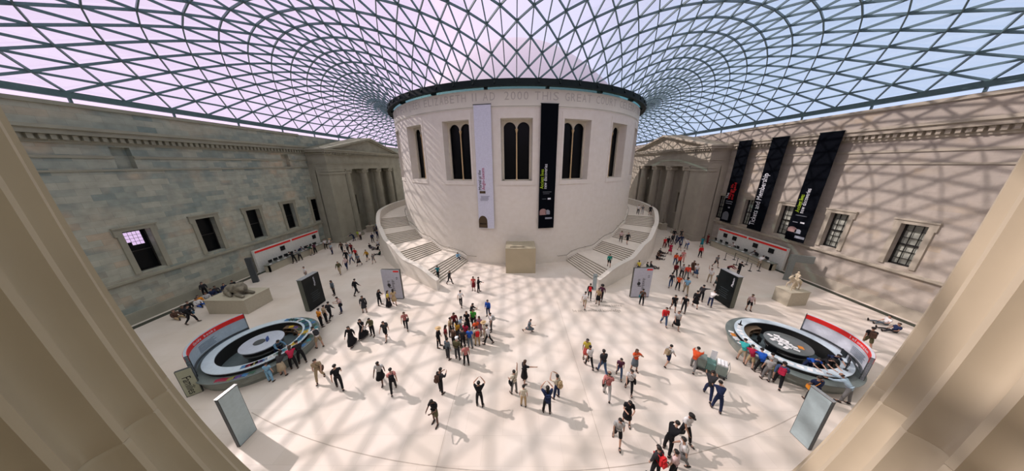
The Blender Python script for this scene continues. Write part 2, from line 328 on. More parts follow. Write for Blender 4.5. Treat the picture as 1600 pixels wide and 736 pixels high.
# ------------------------------------------------------------------ temple front porticos against the two walls
def volute(bm, cx, x, cy, z, r_):
    for s in (-1, 1):
        M = Matrix.Translation((x, cy + s * r_ * .95, z)) @ Matrix.Rotation(pi / 2, 4, 'Y')
        n = 14; ring = [[bm.verts.new(M @ Vector((cos(2 * pi * k / n) * q, sin(2 * pi * k / n) * q, zz))) for k in range(n)] for q, zz in ((.34, -.62), (.34, .62), (.2, .66), (.2, .60), (.08, .68))]
        for A, B in zip(ring, ring[1:]):
            for k in range(n): bm.faces.new((A[k], A[(k + 1) % n], B[(k + 1) % n], B[k]))
        bm.faces.new(ring[-1]); bm.faces.new(ring[0][::-1])
def portico(side, mat, trim, label, wn):
    P = tag(empty('temple_portico', (side * 31.8, 0, 0)), label, 'portico')
    f = lambda a_, b_: sorted((side * a_, side * b_))   # distances from the portico's back wall: negative towards the court
    H = 12.4
    bm = BM(); ops = [(y - .8, y + .8) for y in (-4.7, .1, 5.1)]
    ys = [-12.5] + [q for o_ in ops for q in o_] + [12.5]
    for i, (a_, b_) in enumerate(zip(ys, ys[1:])):
        if i % 2 == 0: box(bm, *f(.5, 1.62), a_, b_, 0, H)
        else: box(bm, *f(.5, 1.62), a_, b_, 0, 3.5); box(bm, *f(.5, 1.62), a_, b_, 7.4, H)
    for y in (-2.6, 2.6): pass
    for s in (-1, 1):
        box(bm, *f(-1.5, .6), *sorted((s * 8.75, s * 12.5)), 0, H)
        box(bm, *f(-1.62, 0), *sorted((s * 8.63, s * 12.62)), 0, .9)
        box(bm, *f(-1.62, 0), *sorted((s * 8.63, s * 12.62)), H - .75, H - .45)
        box(bm, *f(-1.58, 0), *sorted((s * 8.68, s * 12.56)), H - .3, H)
    fin('wall_block', bm, mat, P)
    for y in (-4.7, .1, 5.1):
        bm = BM(); box(bm, *f(.38, .55), y - 1.08, y - .8, 3.4, 7.6); box(bm, *f(.38, .55), y + .8, y + 1.08, 3.4, 7.6)
        box(bm, *f(.38, .55), y - .8, y + .8, 7.4, 7.65); box(bm, *f(.2, .55), y - 1.2, y + 1.2, 7.65, 7.9); box(bm, *f(.25, .55), y - 1.2, y + 1.2, 3.25, 3.45)
        wf = fin('window_surround', bm, trim, P)
        bm = BM(); box(bm, *f(.85, .9), y - .8, y + .8, 3.45, 7.4); fin('pane', bm, M_dark, wf)
    bm = BM(); box(bm, *f(-1.45, 1.6), -12.45, 12.45, H, 13.35); box(bm, *f(-1.5, 1.6), -12.5, 12.5, 13.0, 13.35)
    box(bm, *f(-1.58, 1.6), -12.58, 12.58, 13.35, 13.5); box(bm, *f(-1.42, 1.6), -12.42, 12.42, 13.5, 14.75)
    box(bm, *f(-1.55, 1.6), -12.55, 12.55, 14.75, 15.1); box(bm, *f(-2.05, 1.6), -13.05, 13.05, 15.1, 15.4); box(bm, *f(-2.2, 1.6), -13.2, 13.2, 15.4, 15.6)
    fin('entablature', bm, mat, P)
    bm = BM(); box(bm, *f(-1.62, 1.0), -12.62, 12.62, 13.36, 13.46); y = -12.9
    while y < 12.9: box(bm, *f(-1.85, -1.5), y, y + .24, 14.82, 15.08); y += .44
    fin('moulding', bm, trim, P)
    bm = BM()
    def tri(x0, x1, yy, z0, z1):
        v = [bm.verts.new((x, y_, z_)) for x in f(x0, x1) for y_, z_ in ((-yy, z0), (yy, z0), (0, z1))]
        bm.faces.new(v[:3]); bm.faces.new(v[3:][::-1])
        for k in range(3): bm.faces.new((v[k], v[3 + k], v[3 + (k + 1) % 3], v[(k + 1) % 3]))
    tri(-1.35, 1.5, 12.3, 15.6, 18.1)
    for s in (-1, 1):  # raking cornices
        for (p0, p1, t_) in ((-2.1, 1.5, .30), (-1.75, 1.5, .55)):
            xs = f(p0, p1); v = []
            for x in xs: v += [bm.verts.new((x, s * 13.2, 15.6)), bm.verts.new((x, 0, 18.35)), bm.verts.new((x, 0, 18.35 - t_)), bm.verts.new((x, s * (13.2 - t_ * 4.6), 15.6))]
            bm.faces.new(v[:4]); bm.faces.new(v[4:][::-1])
            for k in range(4): bm.faces.new((v[k], v[4 + k], v[4 + (k + 1) % 4], v[(k + 1) % 4]))
    fin('pediment', bm, trim, P)
    for y in (-7.5, -2.5, 2.5, 7.5):
        bm = BM(); n = 40; prof = []
        for i in range(9):
            z = .75 + (H - 1.5) * i / 8; prof.append((z, .80 - .12 * (i / 8) ** 1.6))
        rings = [[bm.verts.new((side * -.8 + q * (1 - .05 * (k % 2)) * cos(2 * pi * k / n), y + q * (1 - .05 * (k % 2)) * sin(2 * pi * k / n), z)) for k in range(n)] for z, q in prof]
        for A, B in zip(rings, rings[1:]):
            for k in range(n): bm.faces.new((A[k], A[(k + 1) % n], B[(k + 1) % n], B[k]))
        lathe(bm, [(1.08, 0), (1.08, .25), (1.02, .35), (.93, .42), (1.0, .52), (.97, .65), (.87, .75)], 28, c=(side * -.8, y))
        c_ = fin('column', bm, mat, P)
        bm = BM(); lathe(bm, [(.74, H - .78), (.84, H - .62), (.84, H - .5)], 24, c=(side * -.8, y)); volute(bm, 0, side * -.8, y, H - .45, .68)
        box(bm, *f(-1.55, -.05), y - .82, y + .82, H - .2, H); box(bm, *f(-1.4, -.2), y - .6, y + .6, H - .52, H - .2)
        fin('capital', bm, trim, c_)
    return P
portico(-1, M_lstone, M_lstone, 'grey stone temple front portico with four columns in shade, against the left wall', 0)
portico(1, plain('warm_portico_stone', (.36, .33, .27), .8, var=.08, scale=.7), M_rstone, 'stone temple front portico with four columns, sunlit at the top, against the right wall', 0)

# ------------------------------------------------------------------ rotunda
R = 22.0
rot = tag(empty('rotunda', (0, 0, 0)), 'huge round pale limestone building with tall arched windows in the middle of the court', 'building')
DW = 19.6; cent = [DW * k for k in range(-4, 5)]; HA = 4.85
bm = BM(); z0, z1, TOP = 11.05, 18.05, 20.98
pbox(bm, 20.6, R, -110, 110, 0, z0, 1); pbox(bm, 20.6, R, -110, 110, z1, 19.22, 1)
edges = [-110] + [q for c_ in cent for q in (c_ - HA, c_ + HA)] + [110]
for a_, b_ in zip(edges[::2], edges[1::2]): pbox(bm, 20.6, R, a_, b_, z0, z1, 1)
pbox(bm, 20.6, R, 110, 250, 0, TOP, 2)
fin('drum_wall', bm, M_drum, rot, smooth=True)
bm = BM(); pbox(bm, 20.6, R - .06, -110, 110, 19.22, 19.30, 1); pbox(bm, 20.6, R + .03, -110, 110, 19.30, TOP, 1); pbox(bm, 20.6, R + .06, -110, 110, 19.16, 19.24, 1); fin('frieze', bm, M_frieze, rot, smooth=True)
for c_ in cent:
    bm = BM()
    for a_, b_, q0, q1 in ((c_ - HA - .75, c_ - HA, z0 - .42, z1 + .7), (c_ + HA, c_ + HA + .75, z0 - .42, z1 + .7), (c_ - HA, c_ + HA, z0 - .42, z0), (c_ - HA, c_ + HA, z1, z1 + .7)): pbox(bm, R - .02, R + .05, a_, b_, q0, q1, 1)
    pbox(bm, R, R + .075, c_ - HA - .95, c_ + HA + .95, z0 - .50, z0 - .42, 1)
    pbox(bm, R - .02, R + .02, c_ - HA - 1.0, c_ + HA + 1.0, z1 + .70, z1 + .78, 1)
    fr_ = fin('window_surround', bm, M_drum, rot)
    bm = BM(); A = radians(c_); M = frame((20.9 * sin(A), -20.9 * cos(A), z0), (cos(A), sin(A), 0), (0, 0, 1), (sin(A), -cos(A), 0))
    def lb(x0, x1, y0, y1, t0, t1): box(bm, x0, x1, y0, y1, t0, t1, M=M)
    HWd, hgt = 1.78, z1 - z0; ow = .70; zc = 6.0   # two round headed lights, each 2*ow wide
    lb(-HWd, -HWd + .24, 0, hgt, -.1, .1); lb(HWd - .24, HWd, 0, hgt, -.1, .1); lb(-HWd, HWd, -.02, .12, -.1, .1)
    for s in (-1, 1):
        cx = s * .82
        prev = None
        for i in range(15):
            t_ = pi * i / 14; x = cx - ow * cos(t_) * 1.06; y_ = zc + ow * sin(t_) * 1.06
            x = max(cx - .73, min(cx + .73, x)); cur = [bm.verts.new(M @ Vector((x, yy, zz))) for yy in (y_, hgt) for zz in (-.08, .08)]
            if prev:
                for q in ((0, 1), (2, 3)): bm.faces.new((prev[q[0]], prev[q[1]], cur[q[1]], cur[q[0]]))
                for q in ((0, 2), (1, 3)): bm.faces.new((prev[q[0]], prev[q[1]], cur[q[1]], cur[q[0]]))
            prev = cur
    lb(-.09, .09, zc, hgt, -.08, .08); lb(-HWd, -1.54, zc, hgt, -.08, .08); lb(1.54, HWd, zc, hgt, -.08, .08)
    fin('arched_screen', bm, M_cream, fr_)
    bm = BM(); mm = [(.13, 0), (.13, .15), (.085, .3), (.075, zc - .45), (.13, zc - .25), (.17, zc - .05), (.17, zc)]
    n = 12; rings = [[bm.verts.new(M @ Vector((q * cos(2 * pi * k / n), z_, q * sin(2 * pi * k / n)))) for k in range(n)] for q, z_ in mm]
    for A_, B_ in zip(rings, rings[1:]):
        for k in range(n): bm.faces.new((A_[k], A_[(k + 1) % n], B_[(k + 1) % n], B_[k]))
    fin('colonnette', bm, M_tan, fr_)
    bm = BM(); pbox(bm, 20.55, 20.7, c_ - HA, c_ + HA, z0, z1, 1); fin('pane', bm, M_dark, fr_)
bm = BM(); lathe(bm, [(20.9 * cos(t_ / 20 * pi / 2) if t_ < 20 else .4, 20.7 + 12.9 * (1 - cos(t_ / 20 * pi / 2) ** 2)) for t_ in range(21)], 64)
fin('dome', bm, plain('pale_dome_cladding', (.47, .41, .50), .6, var=.03), rot, smooth=True)
bm = BM(); lathe(bm, [(2.2, 33.3), (2.2, 34.1), (1.2, 34.6), (.3, 34.8)], 24); fin('lantern', bm, plain('pale_dome_cladding', (.47, .41, .50)), rot)
# carved inscription
bm = BM()
def word_on_drum(bm, word, a0, a1, r_, zb, h):
    ws = [.45 if ch == 'I' else 1 for ch in word]; pitch = (a1 - a0) / sum(ws)
    for i, ch in enumerate(word):
        a_ = radians(a0 + pitch * (sum(ws[:i]) + .12)); M = frame((r_ * sin(a_), -r_ * cos(a_), zb), (cos(a_), sin(a_), 0), (0, 0, 1), (sin(a_), -cos(a_), 0))
        full = radians(abs(pitch)) * r_ * .74
        add_text(bm, ch, h * 1.38, M, fit=(full if ch != 'I' else full * .17), ext=.006)
for wd_, a_, b_ in (('BUILT', -60, -49), ('FOR', -47.6, -41.5), ('QUEEN', -40.5, -33.4), ('ELIZABETH', -31.8, -15.0), ('II', -13.6, -11.4), ('AD', -10.2, -6.0), ('2000', -3.8, 3.7), ('THIS', 5.0, 12.8), ('GREAT', 14.3, 24), ('COURT', 25.4, 35.4), ('CELEBRATING', 37, 58)):
    word_on_drum(bm, wd_, a_, b_, R + .035, 19.9, .86)
fin('carved_inscription', bm, M_carved, rot)

# ------------------------------------------------------------------ glazed roof: triangulated steel lattice from the rotunda's ring to the court's edge
ra, rb, rc, rd = 22.3, 36.2, 46.0, 51.1
ZE, ZR, AMP = 18.85, 21.77, 30.0
def zroof(x, y):
    rr = max(hypot(x, y), ra); Pq = (1 - x * x / rb / rb) * (1 - y / rc) * (1 + y / rd)
    Q = (1 - (ra * x / rr / rb) ** 2) * (1 - ra * y / rr / rc) * (1 + ra * y / rr / rd)
    return ZE + (ZR - ZE) * Pq / Q + AMP * (1 - ra / rr) * Pq
pos = {}; fixed = set(); NLV = {}
for J in range(120):
    q, k = divmod(J, 30); kk = k if q in (0, 2) else 30 - k
    ysd = rd if q in (0, 1) else rc
    if kk <= 16: X_, Y_ = rb, (kk * 3.05 if kk <= 10 else 30.5 + (kk - 10) * (ysd - 30.5) / 6)
    else: X_, Y_ = rb * (30 - kk) / 14, ysd
    B_ = ((-1 if q in (0, 3) else 1) * X_, (-1 if q in (0, 1) else 1) * Y_)
    n = 20 + kk if kk <= 16 else 36 - (kk - 16)
    NLV[J] = n; az = radians(-90 + 3 * J); G_ = (ra * sin(az), -ra * cos(az)); p_ = 1.12
    for s in range(J % 2, n + 1, 2):
        t_ = (s / n) ** p_; pos[(J, s)] = [G_[0] + (B_[0] - G_[0]) * t_, G_[1] + (B_[1] - G_[1]) * t_]
        if s == 0 or s == n: fixed.add((J, s))
nbr = {k: [q for q in (((k[0] + a_) % 120, k[1] + b_) for a_, b_ in ((1, 1), (-1, 1), (1, -1), (-1, -1), (0, 2), (0, -2))) if q in pos] for k in pos}
for it in range(5):
    for k, l in nbr.items():
        if k in fixed or len(l) < 6: continue
        pos[k] = [.4 * pos[k][i] + .6 * sum(pos[q][i] for q in l) / len(l) for i in (0, 1)]
P3 = {k: Vector((v[0], v[1], zroof(*v))) for k, v in pos.items()}
bm = BM(); seen = set()
def addbar(a_, b_):
    if (a_, b_) in seen or (b_, a_) in seen: return
    seen.add((a_, b_)); bar(bm, P3[a_], P3[b_], .085, .17)
for (J, s) in pos:
    for q in ((J, s + 2), ((J + 1) % 120, s + 1), ((J - 1) % 120, s + 1)):
        if q in pos: addbar((J, s), q)
lat = struct(fin('ceiling', bm, M_steel))
bm = BM(); vv = {k: bm.verts.new(p + Vector((0, 0, .16))) for k, p in P3.items()}
for (J, s) in pos:
    for dj in (1, -1):
        a_, b_, c_ = (J, s), (J, s + 2), ((J + dj) % 120, s + 1)
        if b_ in vv and c_ in vv: bm.faces.new((vv[a_], vv[b_], vv[c_]))
for J in range(120):   # triangles along the ring and along the edge
    a_, b_, c_ = (J, 0), ((J + 1) % 120, 1), ((J + 2) % 120, 0)
    if J % 2 == 0: bm.faces.new((vv[a_], vv[b_], vv[c_]))
    n0, n1 = NLV[J], NLV[(J + 1) % 120]
    if abs(n0 - n1) == 1:
        lo, hi = ((J, n0), ((J + 1) % 120, n1)) if n0 < n1 else (((J + 1) % 120, n1), (J, n0))
        c_ = (hi[0], hi[1] - 2)
        if c_ in vv: 
            try: bm.faces.new((vv[lo], vv[hi], vv[c_]))
            except ValueError: pass
fin('glass_panes', bm, M_glass, lat)
bm = BM()  # edge beam, gutter ring
for x in (-rb, rb): box(bm, x - .16, x + .16, -rd, rc, 18.42, 18.92)
for y in (-rd, rc): box(bm, -rb, rb, y - .16, y + .16, 18.42, 18.92)
fin('edge_beam', bm, M_steelL, lat)
for s in (-1, 1):
    for k in range(-8, 9):
        bm = BM(); y = k * 6.1 + (.0)
        if -50 < y < 46:
            box(bm, s * rb - .07, s * rb + .07, y - .07, y + .07, 17.0, 18.45); fin('support_post', bm, M_steelL, lat)
        else: bm.free()
for s in (-1, 1):
    bm = BM(); box(bm, *sorted((s * 35.4, s * 37)), -53.5, 48, 0, 17.2); fin('wall_core', bm, M_lstone, wl if s < 0 else wr)
bm = BM(); pbox(bm, 22.05, 22.75, 0, 360, 21.2, 21.8, 2); pbox(bm, 22.6, 22.8, 0, 360, 21.1, 21.3, 2)
for k in range(60):
    a_ = radians(6 * k); bar(bm, (22.78 * sin(a_), -22.78 * cos(a_), 21.3), (22.5 * sin(a_), -22.5 * cos(a_), 21.85), .12, .3)
fin('gutter_ring', bm, M_ring, lat)
bm = BM(); pbox(bm, 21.95, 22.0, 0, 360, 20.98, 21.5, 2); fin('glass_skirt', bm, M_strip, lat)
bm = BM()
for k in range(20):
    a_ = 9 + 18 * k; pbox(bm, 21.6, 22.3, a_ - .35, a_ + .35, 20.98, 21.4, 1)
fin('ring_bearing', bm, M_ring, lat)

# ------------------------------------------------------------------ two curved staircases hugging the rotunda
RISE = .148
def itp(tab, a_):
    if a_ <= tab[0][0]: return tab[0][1]
    for (x0, y0), (x1, y1) in zip(tab, tab[1:]):
        if a_ <= x1: return y0 + (y1 - y0) * (a_ - x0) / (x1 - x0)
    return tab[-1][1]
RO = [(16.6, 30.3), (21, 29.6), (25, 29.05), (29, 28.7), (35, 28.2), (42, 27.7), (48, 27.3), (57, 26.98), (65, 26.7), (75, 26.45), (97, 26.25), (125, 26.2)]
ZT = [(16.6, 1.15), (18, 1.35), (20.5, 1.72), (23, 1.9), (29.5, 2.0), (32, 2.45), (35.2, 3.0), (41.5, 3.12), (44.5, 3.6), (48.5, 4.08), (55.5, 4.16), (60, 4.7), (64, 5.15), (67, 5.25), (125, 5.25)]
def staircase(sg, label):
    root = tag(empty('curved_staircase', (sg * 27 * sin(radians(20)), -27 * cos(radians(20)), 0)), label, 'staircase')
    def pb(bm, r0, r1, a0, a1, zz0, zz1, st=1.5, mi=0):
        # a given for the right side; mirrored on the left
        g = (lambda q: (lambda d_: q(abs(d_))) if callable(q) else q)
        pbox(bm, g(r0), g(r1), sg * a0, sg * a1, g(zz0), g(zz1), st, mi)
    inner = lambda a_: itp(RO, a_) - .5
    bm = BM(); z = 0; fl = [(18.4, 23.0), (30.0, 35.2), (42.0, 48.4), (56.0, 64.6)]; ends = [30.0, 42.0, 56.0, 112]
    for (a0, a1), e1 in zip(fl, ends):
        st = (a1 - a0) / 7
        for i in range(7):
            zt = z + RISE * (i + 1); aa = a0 + st * i; ab = aa + st if i < 6 else e1
            pb(bm, 21.9, inner, aa, ab, 0, zt, 1.2)
        z += RISE * 7
    for f in bm.faces:
        n_ = f.normal if f.normal.length else f.calc_center_median()
    bmesh.ops.recalc_face_normals(bm, faces=bm.faces)
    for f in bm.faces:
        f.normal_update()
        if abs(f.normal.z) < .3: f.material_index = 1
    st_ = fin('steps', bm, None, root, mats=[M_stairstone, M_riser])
    bm = BM(); pb(bm, inner, lambda a_: itp(RO, a_), 16.6, 125, 0, lambda a_: itp(ZT, a_), .8)
    pw = fin('parapet', bm, M_drum, root, smooth=True)
    bm = BM(); pb(bm, lambda a_: itp(RO, a_) - .53, lambda a_: itp(RO, a_) + .03, 16.55, 125, lambda a_: itp(ZT, a_) - .02, lambda a_: itp(ZT, a_) + .06, .8)
    fin('coping', bm, plain('polished_coping', (.66, .62, .56), .5), pw)
    hz = lambda a_: itp(ZT, a_) - .15
    bm = BM(); pb(bm, 21.98, 22.16, 18.4, 120, lambda a_: itp(ZT, a_) - 1.05, lambda a_: itp(ZT, a_) - .62, .8)
    fin('skirting', bm, M_drum, root)
    bm = BM(); tube(bm, [(22.3 * sin(radians(sg * a_)), -22.3 * cos(radians(sg * a_)), hz(a_) if a_ > 18 else 1.0) for a_ in [14.5, 16.5] + [18 + 1.2 * i for i in range(60)]], .035, 8)
    for a_ in (14.5, 20, 26, 33, 40, 46, 53, 60, 68): tube(bm, [(22.3 * sin(radians(sg * a_)), -22.3 * cos(radians(sg * a_)), (hz(a_) if a_ > 18 else 1.0)), (21.95 * sin(radians(sg * a_)), -21.95 * cos(radians(sg * a_)), (hz(a_) if a_ > 18 else 1.0) - .06)], .02, 6)
    fin('handrail', bm, plain('dull_metal_rail', (.24, .22, .19), .4, metal=.6), root, smooth=True)
    for p in root.children: p.location = -root.location
    return root
staircase(-1, 'broad curved stone staircase winding up the left side of the round building')
staircase(1, 'broad curved stone staircase winding up the right side of the round building')

# ------------------------------------------------------------------ plain block in front of the rotunda
bl = tag(empty('stone_kiosk', (.4, -23.3, 0)), 'plain beige block with a dark slot, standing against the foot of the round building', 'block')
bm = BM(); box(bm, -1.82, 1.85, -1.5, 1.55, 0, 3.24); o_ = fin('body', bm, M_beige, bl)
bm = BM(); box(bm, -1.82, 1.85, -1.5, 1.4, 3.24, 3.27); box(bm, -1.2, 1.2, -.95, .9, 3.27, 3.29); fin('top', bm, plain('block_top_shaded', (.40, .35, .25), .8), bl)  # top toned darker than the body so it looks unlit
bm = BM(); box(bm, -1.28, .5, -1.06, -.9, 3.29, 3.31); fin('slot', bm, plain('slot_shadow_metal', (.08, .06, .03), .5), bl)

# ------------------------------------------------------------------ hanging banners
def mat_only(c, nm, r_=.8): return plain(nm, c, r_)
def banner(o, X, Y, Z, wd, ht, cloth, label, deco, name='hanging_banner', group=None):
    """o = bottom centre, Z = the way it faces; deco(add) draws on it with u up the banner (0..ht) and v sideways from the middle, v positive to the viewer's left"""
    root = tag(empty(name, o), label, 'banner')
    Xv, Yv, Zv = Vector(X), Vector((0, 0, 1)), Vector(Z)
    M = frame((0, 0, 0), Xv, Yv, Zv)
    bm = BM(); n = 14
    fr = []
    for i in range(n + 1):
        z = ht * i / n; fr.append([bm.verts.new(M @ Vector((x, z, .015 * sin(i * 1.3) + t_))) for x in (-wd / 2, wd / 2) for t_ in (-.012, .012)])
    for A, B in zip(fr, fr[1:]):
        for q in ((0, 1), (1, 3), (3, 2), (2, 0)): bm.faces.new((A[q[0]], A[q[1]], B[q[1]], B[q[0]]))
    bm.faces.new([fr[0][i] for i in (0, 1, 3, 2)]); bm.faces.new([fr[-1][i] for i in (0, 1, 3, 2)])
    fin('cloth', bm, cloth, root)
    bm = BM(); tube(bm, [M @ Vector((-wd / 2 - .05, ht, 0)), M @ Vector((wd / 2 + .05, ht, 0))], .04, 8)
    for s in (-1, 1): tube(bm, [M @ Vector((s * wd * .4, ht, 0)), M @ Vector((s * wd * .4, ht - .02, -.6))], .02, 6)
    fin('rail', bm, M_ring, root)
    def text(t_, z_, x_, size, length, mat, nm='lettering'):
        # reads upward: text x runs up the banner
        Mt = M @ frame((x_, z_, .045), (0, 1, 0), (-1, 0, 0), (0, 0, 1))
        b2 = BM(); add_text(b2, t_, size, Mt, fit=length, ext=.004); fin(nm, b2, mat, root)
    def patch(x_, z_, w_, h_, mat, nm='printed_picture', shape='rect'):
        b2 = BM(); v = []
        if shape == 'rect': pts = [(-.5, 0), (.5, 0), (.5, 1), (-.5, 1)]
        else: pts = [(-.5, 0), (.5, 0), (.5, .55)] + [(.5 * cos(k * pi / 10), .55 + .45 * sin(k * pi / 10)) for k in range(1, 10)] + [(-.5, .55)]
        A = [b2.verts.new(M @ Vector((x_ + w_ * p[0], z_ + h_ * p[1], .03))) for p in pts]; B = [b2.verts.new(M @ Vector((x_ + w_ * p[0], z_ + h_ * p[1], .04))) for p in pts]
        b2.faces.new(A[::-1]); b2.faces.new(B)
        for i in range(len(pts)): b2.faces.new((A[i], A[(i + 1) % len(pts)], B[(i + 1) % len(pts)], B[i]))
        return fin(nm, b2, mat, root)
    deco(text, patch)
    return root
M_green = mat_only((.42, .62, .03), 'lime_print'); M_wprint = mat_only((.72, .74, .80), 'white_print'); M_rprint = mat_only((.62, .015, .02), 'red_print'); M_mag = mat_only((.45, .06, .16), 'crimson_print')
M_brown = mat_only((.075, .05, .025), 'brown_print'); M_eye = mat_only((.02, .012, .008), 'dark_brown_print'); M_pinkp = mat_only((.32, .20, .19), 'dusty_pink_print'); M_gprint = mat_only((.25, .27, .32), 'grey_print'); M_dimp = mat_only((.10, .11, .13), 'dim_grey_print')
def ancient(text, patch, f=1.0):
    text('Ancient lives', 5.15 - 1.65, .45, .62, 1.95 * f, M_green); text('new discoveries', 3.5, .02, .62, 2.55 * f, M_wprint)
    patch(-.05, 2.95, 1.1, .10, M_dimp); patch(.15, 2.75, .7, .06, M_dimp)
    patch(.4, 2.15, .5, .07, M_gprint); patch(-.35, 2.1, .36, .18, M_wprint)
    patch(.35, 1.05, 1.1, .62, M_pinkp, shape='arch'); patch(-.35, .95, .55, .45, M_gprint, shape='arch'); patch(-.5, .35, .9, .25, M_gprint)
for az_, nm in ((9.7, 'b'), (-10.15, 'w')):
    A = radians(az_); o = (22.26 * sin(A), -22.26 * cos(A), 5.05); X = (cos(A), sin(A), 0); Z = (sin(A), -cos(A), 0)
    def d1(text, patch):
        # seen from the court, viewer's left is -x here, so flip sideways offsets
        T = lambda t_, z_, x_, s_, l_, m_: text(t_, z_, -x_, s_, l_, m_); Pp = lambda x_, z_, w_, h_, m_, shape='rect', nm='printed_picture': patch(-x_, z_, w_, h_, m_, nm, shape)
        if nm == 'b':
            T('Ancient lives', 5.05, .50, .62, 2.3, M_green); T('new discoveries', 5.05, .08, .62, 2.9, M_wprint)
            Pp(.0, 4.6, 1.1, .08, M_dimp); Pp(.1, 4.4, .8, .06, M_dimp); Pp(.35, 3.75, .55, .06, M_dimp); Pp(-.3, 3.7, .4, .2, M_wprint)
            Pp(.45, 1.75, .9, .8, M_pinkp, shape='arch'); Pp(-.15, 1.8, .6, .6, M_gprint, shape='arch'); Pp(-.3, 1.2, .9, .22, M_gprint)
        else:
            T('Marvel at the', 4.95, .45, .58, 2.35, M_black); T('Anglo-Saxons', 4.95, .02, .58, 2.6, M_mag)
            Pp(.35, 4.5, .75, .3, M_brown)
            for k in range(4): Pp(.05 + .05 * k, 4.12 - .17 * k, 1.15 - .2 * (k % 2), .05, M_gprint)
            Pp(.45, .06, 1.15, 1.6, M_brown, shape='arch'); b_ = Pp(.45, .5, .85, .2, M_eye)
    banner(o, X, (0, 0, 1), Z, 2.05, 14.45, M_blkfab if nm == 'b' else M_whitefab, 'tall black exhibition banner on the round building, green and white lettering' if nm == 'b' else 'tall white exhibition banner with a brown mask picture, hanging on the round building', d1)
def dwall(k):
    def d(text, patch):
        T = lambda t_, z_, x_, s_, l_, m_: text(t_, z_, -x_, s_, l_, m_); Pp = lambda x_, z_, w_, h_, m_, shape='rect': patch(-x_, z_, w_, h_, m_, 'printed_picture', shape)
        if k == 0:
            T('Ancient lives', 3.35, .42, .6, 2.0, M_green); T('new discoveries', 3.3, .0, .6, 2.75, M_wprint)
            Pp(.1, 2.95, 1.1, .08, M_dimp); Pp(.45, 2.15, .5, .07, M_gprint); Pp(-.25, 2.15, .4, .16, M_wprint)
            Pp(.5, 1.0, .9, .62, M_pinkp, shape='arch'); Pp(-.1, .95, .6, .5, M_gprint, shape='arch'); Pp(-.45, .4, .95, .28, M_gprint)
        elif k == 1: T('Tickets and Membership', .6, .1, 1.0, 6.9, M_wprint)
        else:
            T('The', 3.6, .45, .6, .85, M_wprint); T('Vikings life', 3.5, .05, .62, 2.3, M_rprint); T('and legend', 3.5, -.4, .62, 2.5, M_rprint)
            Pp(.1, 3.15, 1.1, .08, M_gprint); Pp(.1, 2.85, 1.0, .08, M_gprint); Pp(-.1, 2.2, .3, .2, M_gprint); Pp(.15, .35, 1.1, 1.3, M_dimp, shape='arch')
    return d
for k, (y, lab) in enumerate(((-24.85, 'long black exhibition banner nearest the camera on the right wall, green and white lettering'), (-19.95, 'long black banner reading Tickets and Membership on the right wall'), (-15.35, 'long black exhibition banner farthest along the right wall, red lettering'))):
    banner((32.55, y, 4.1), (0, -1, 0), (0, 0, 1), (-1, 0, 0), 1.97, 11.85, M_blkfab, lab, dwall(k))

# ------------------------------------------------------------------ free standing display blocks, banner stands, totems
def display_block(x, y, sg, label):
    r_ = tag(empty('display_block', (x, y, 0)), label, 'display panel')
    bm = BM(); box(bm, -.22, .22, -.9, .9, .06, 3.2); fin('cabinet', bm, plain('olive_grey_cabinet', (.10, .11, .085), .5), r_)
    bm = BM(); box(bm, *sorted((-sg * .22, -sg * .27)), -.93, .93, .04, 3.22); fin('glass_front', bm, plain('black_glass_front', (.004, .007, .008), .3, spec=.2), r_)
    bm = BM(); box(bm, -.25, .25, -.93, .93, 3.2, 3.25); fin('top', bm, plain('pale_grey_top', (.30, .31, .33), .5), r_)
    bm = BM(); box(bm, -.18, .18, -.85, .85, 0, .06); fin('base', bm, M_ring, r_)
    M = frame((-sg * .285, sg * (-.72) if sg > 0 else -.35, 2.15), (0, 0, 1), (0, sg, 0), (-sg, 0, 0)) if sg > 0 else frame((.285, .3, 2.15), (0, 0, 1), (0, -1, 0), (1, 0, 0))
    bm = BM(); add_text(bm, 'Museum', .26, M, fit=.85, ext=.004); fin('lettering', bm, M_wprint, r_)
    for k in range(5):
        bm = BM(); box(bm, *sorted((-sg * .272, -sg * .28)), -.45 + .1 * (k % 2), .35 + .1 * (k % 3), .75 + .2 * k, .8 + .2 * k)
        fin('print_line', bm, plain('faint_grey_print', (.035, .05, .06), .6), r_)
    return r_
display_block(-19.62, -31.85, -1, 'big black glass display block standing left of the crowd, lettering on its face')
display_block(19.85, -31.45, 1, 'big black glass display block standing on the right side of the floor')
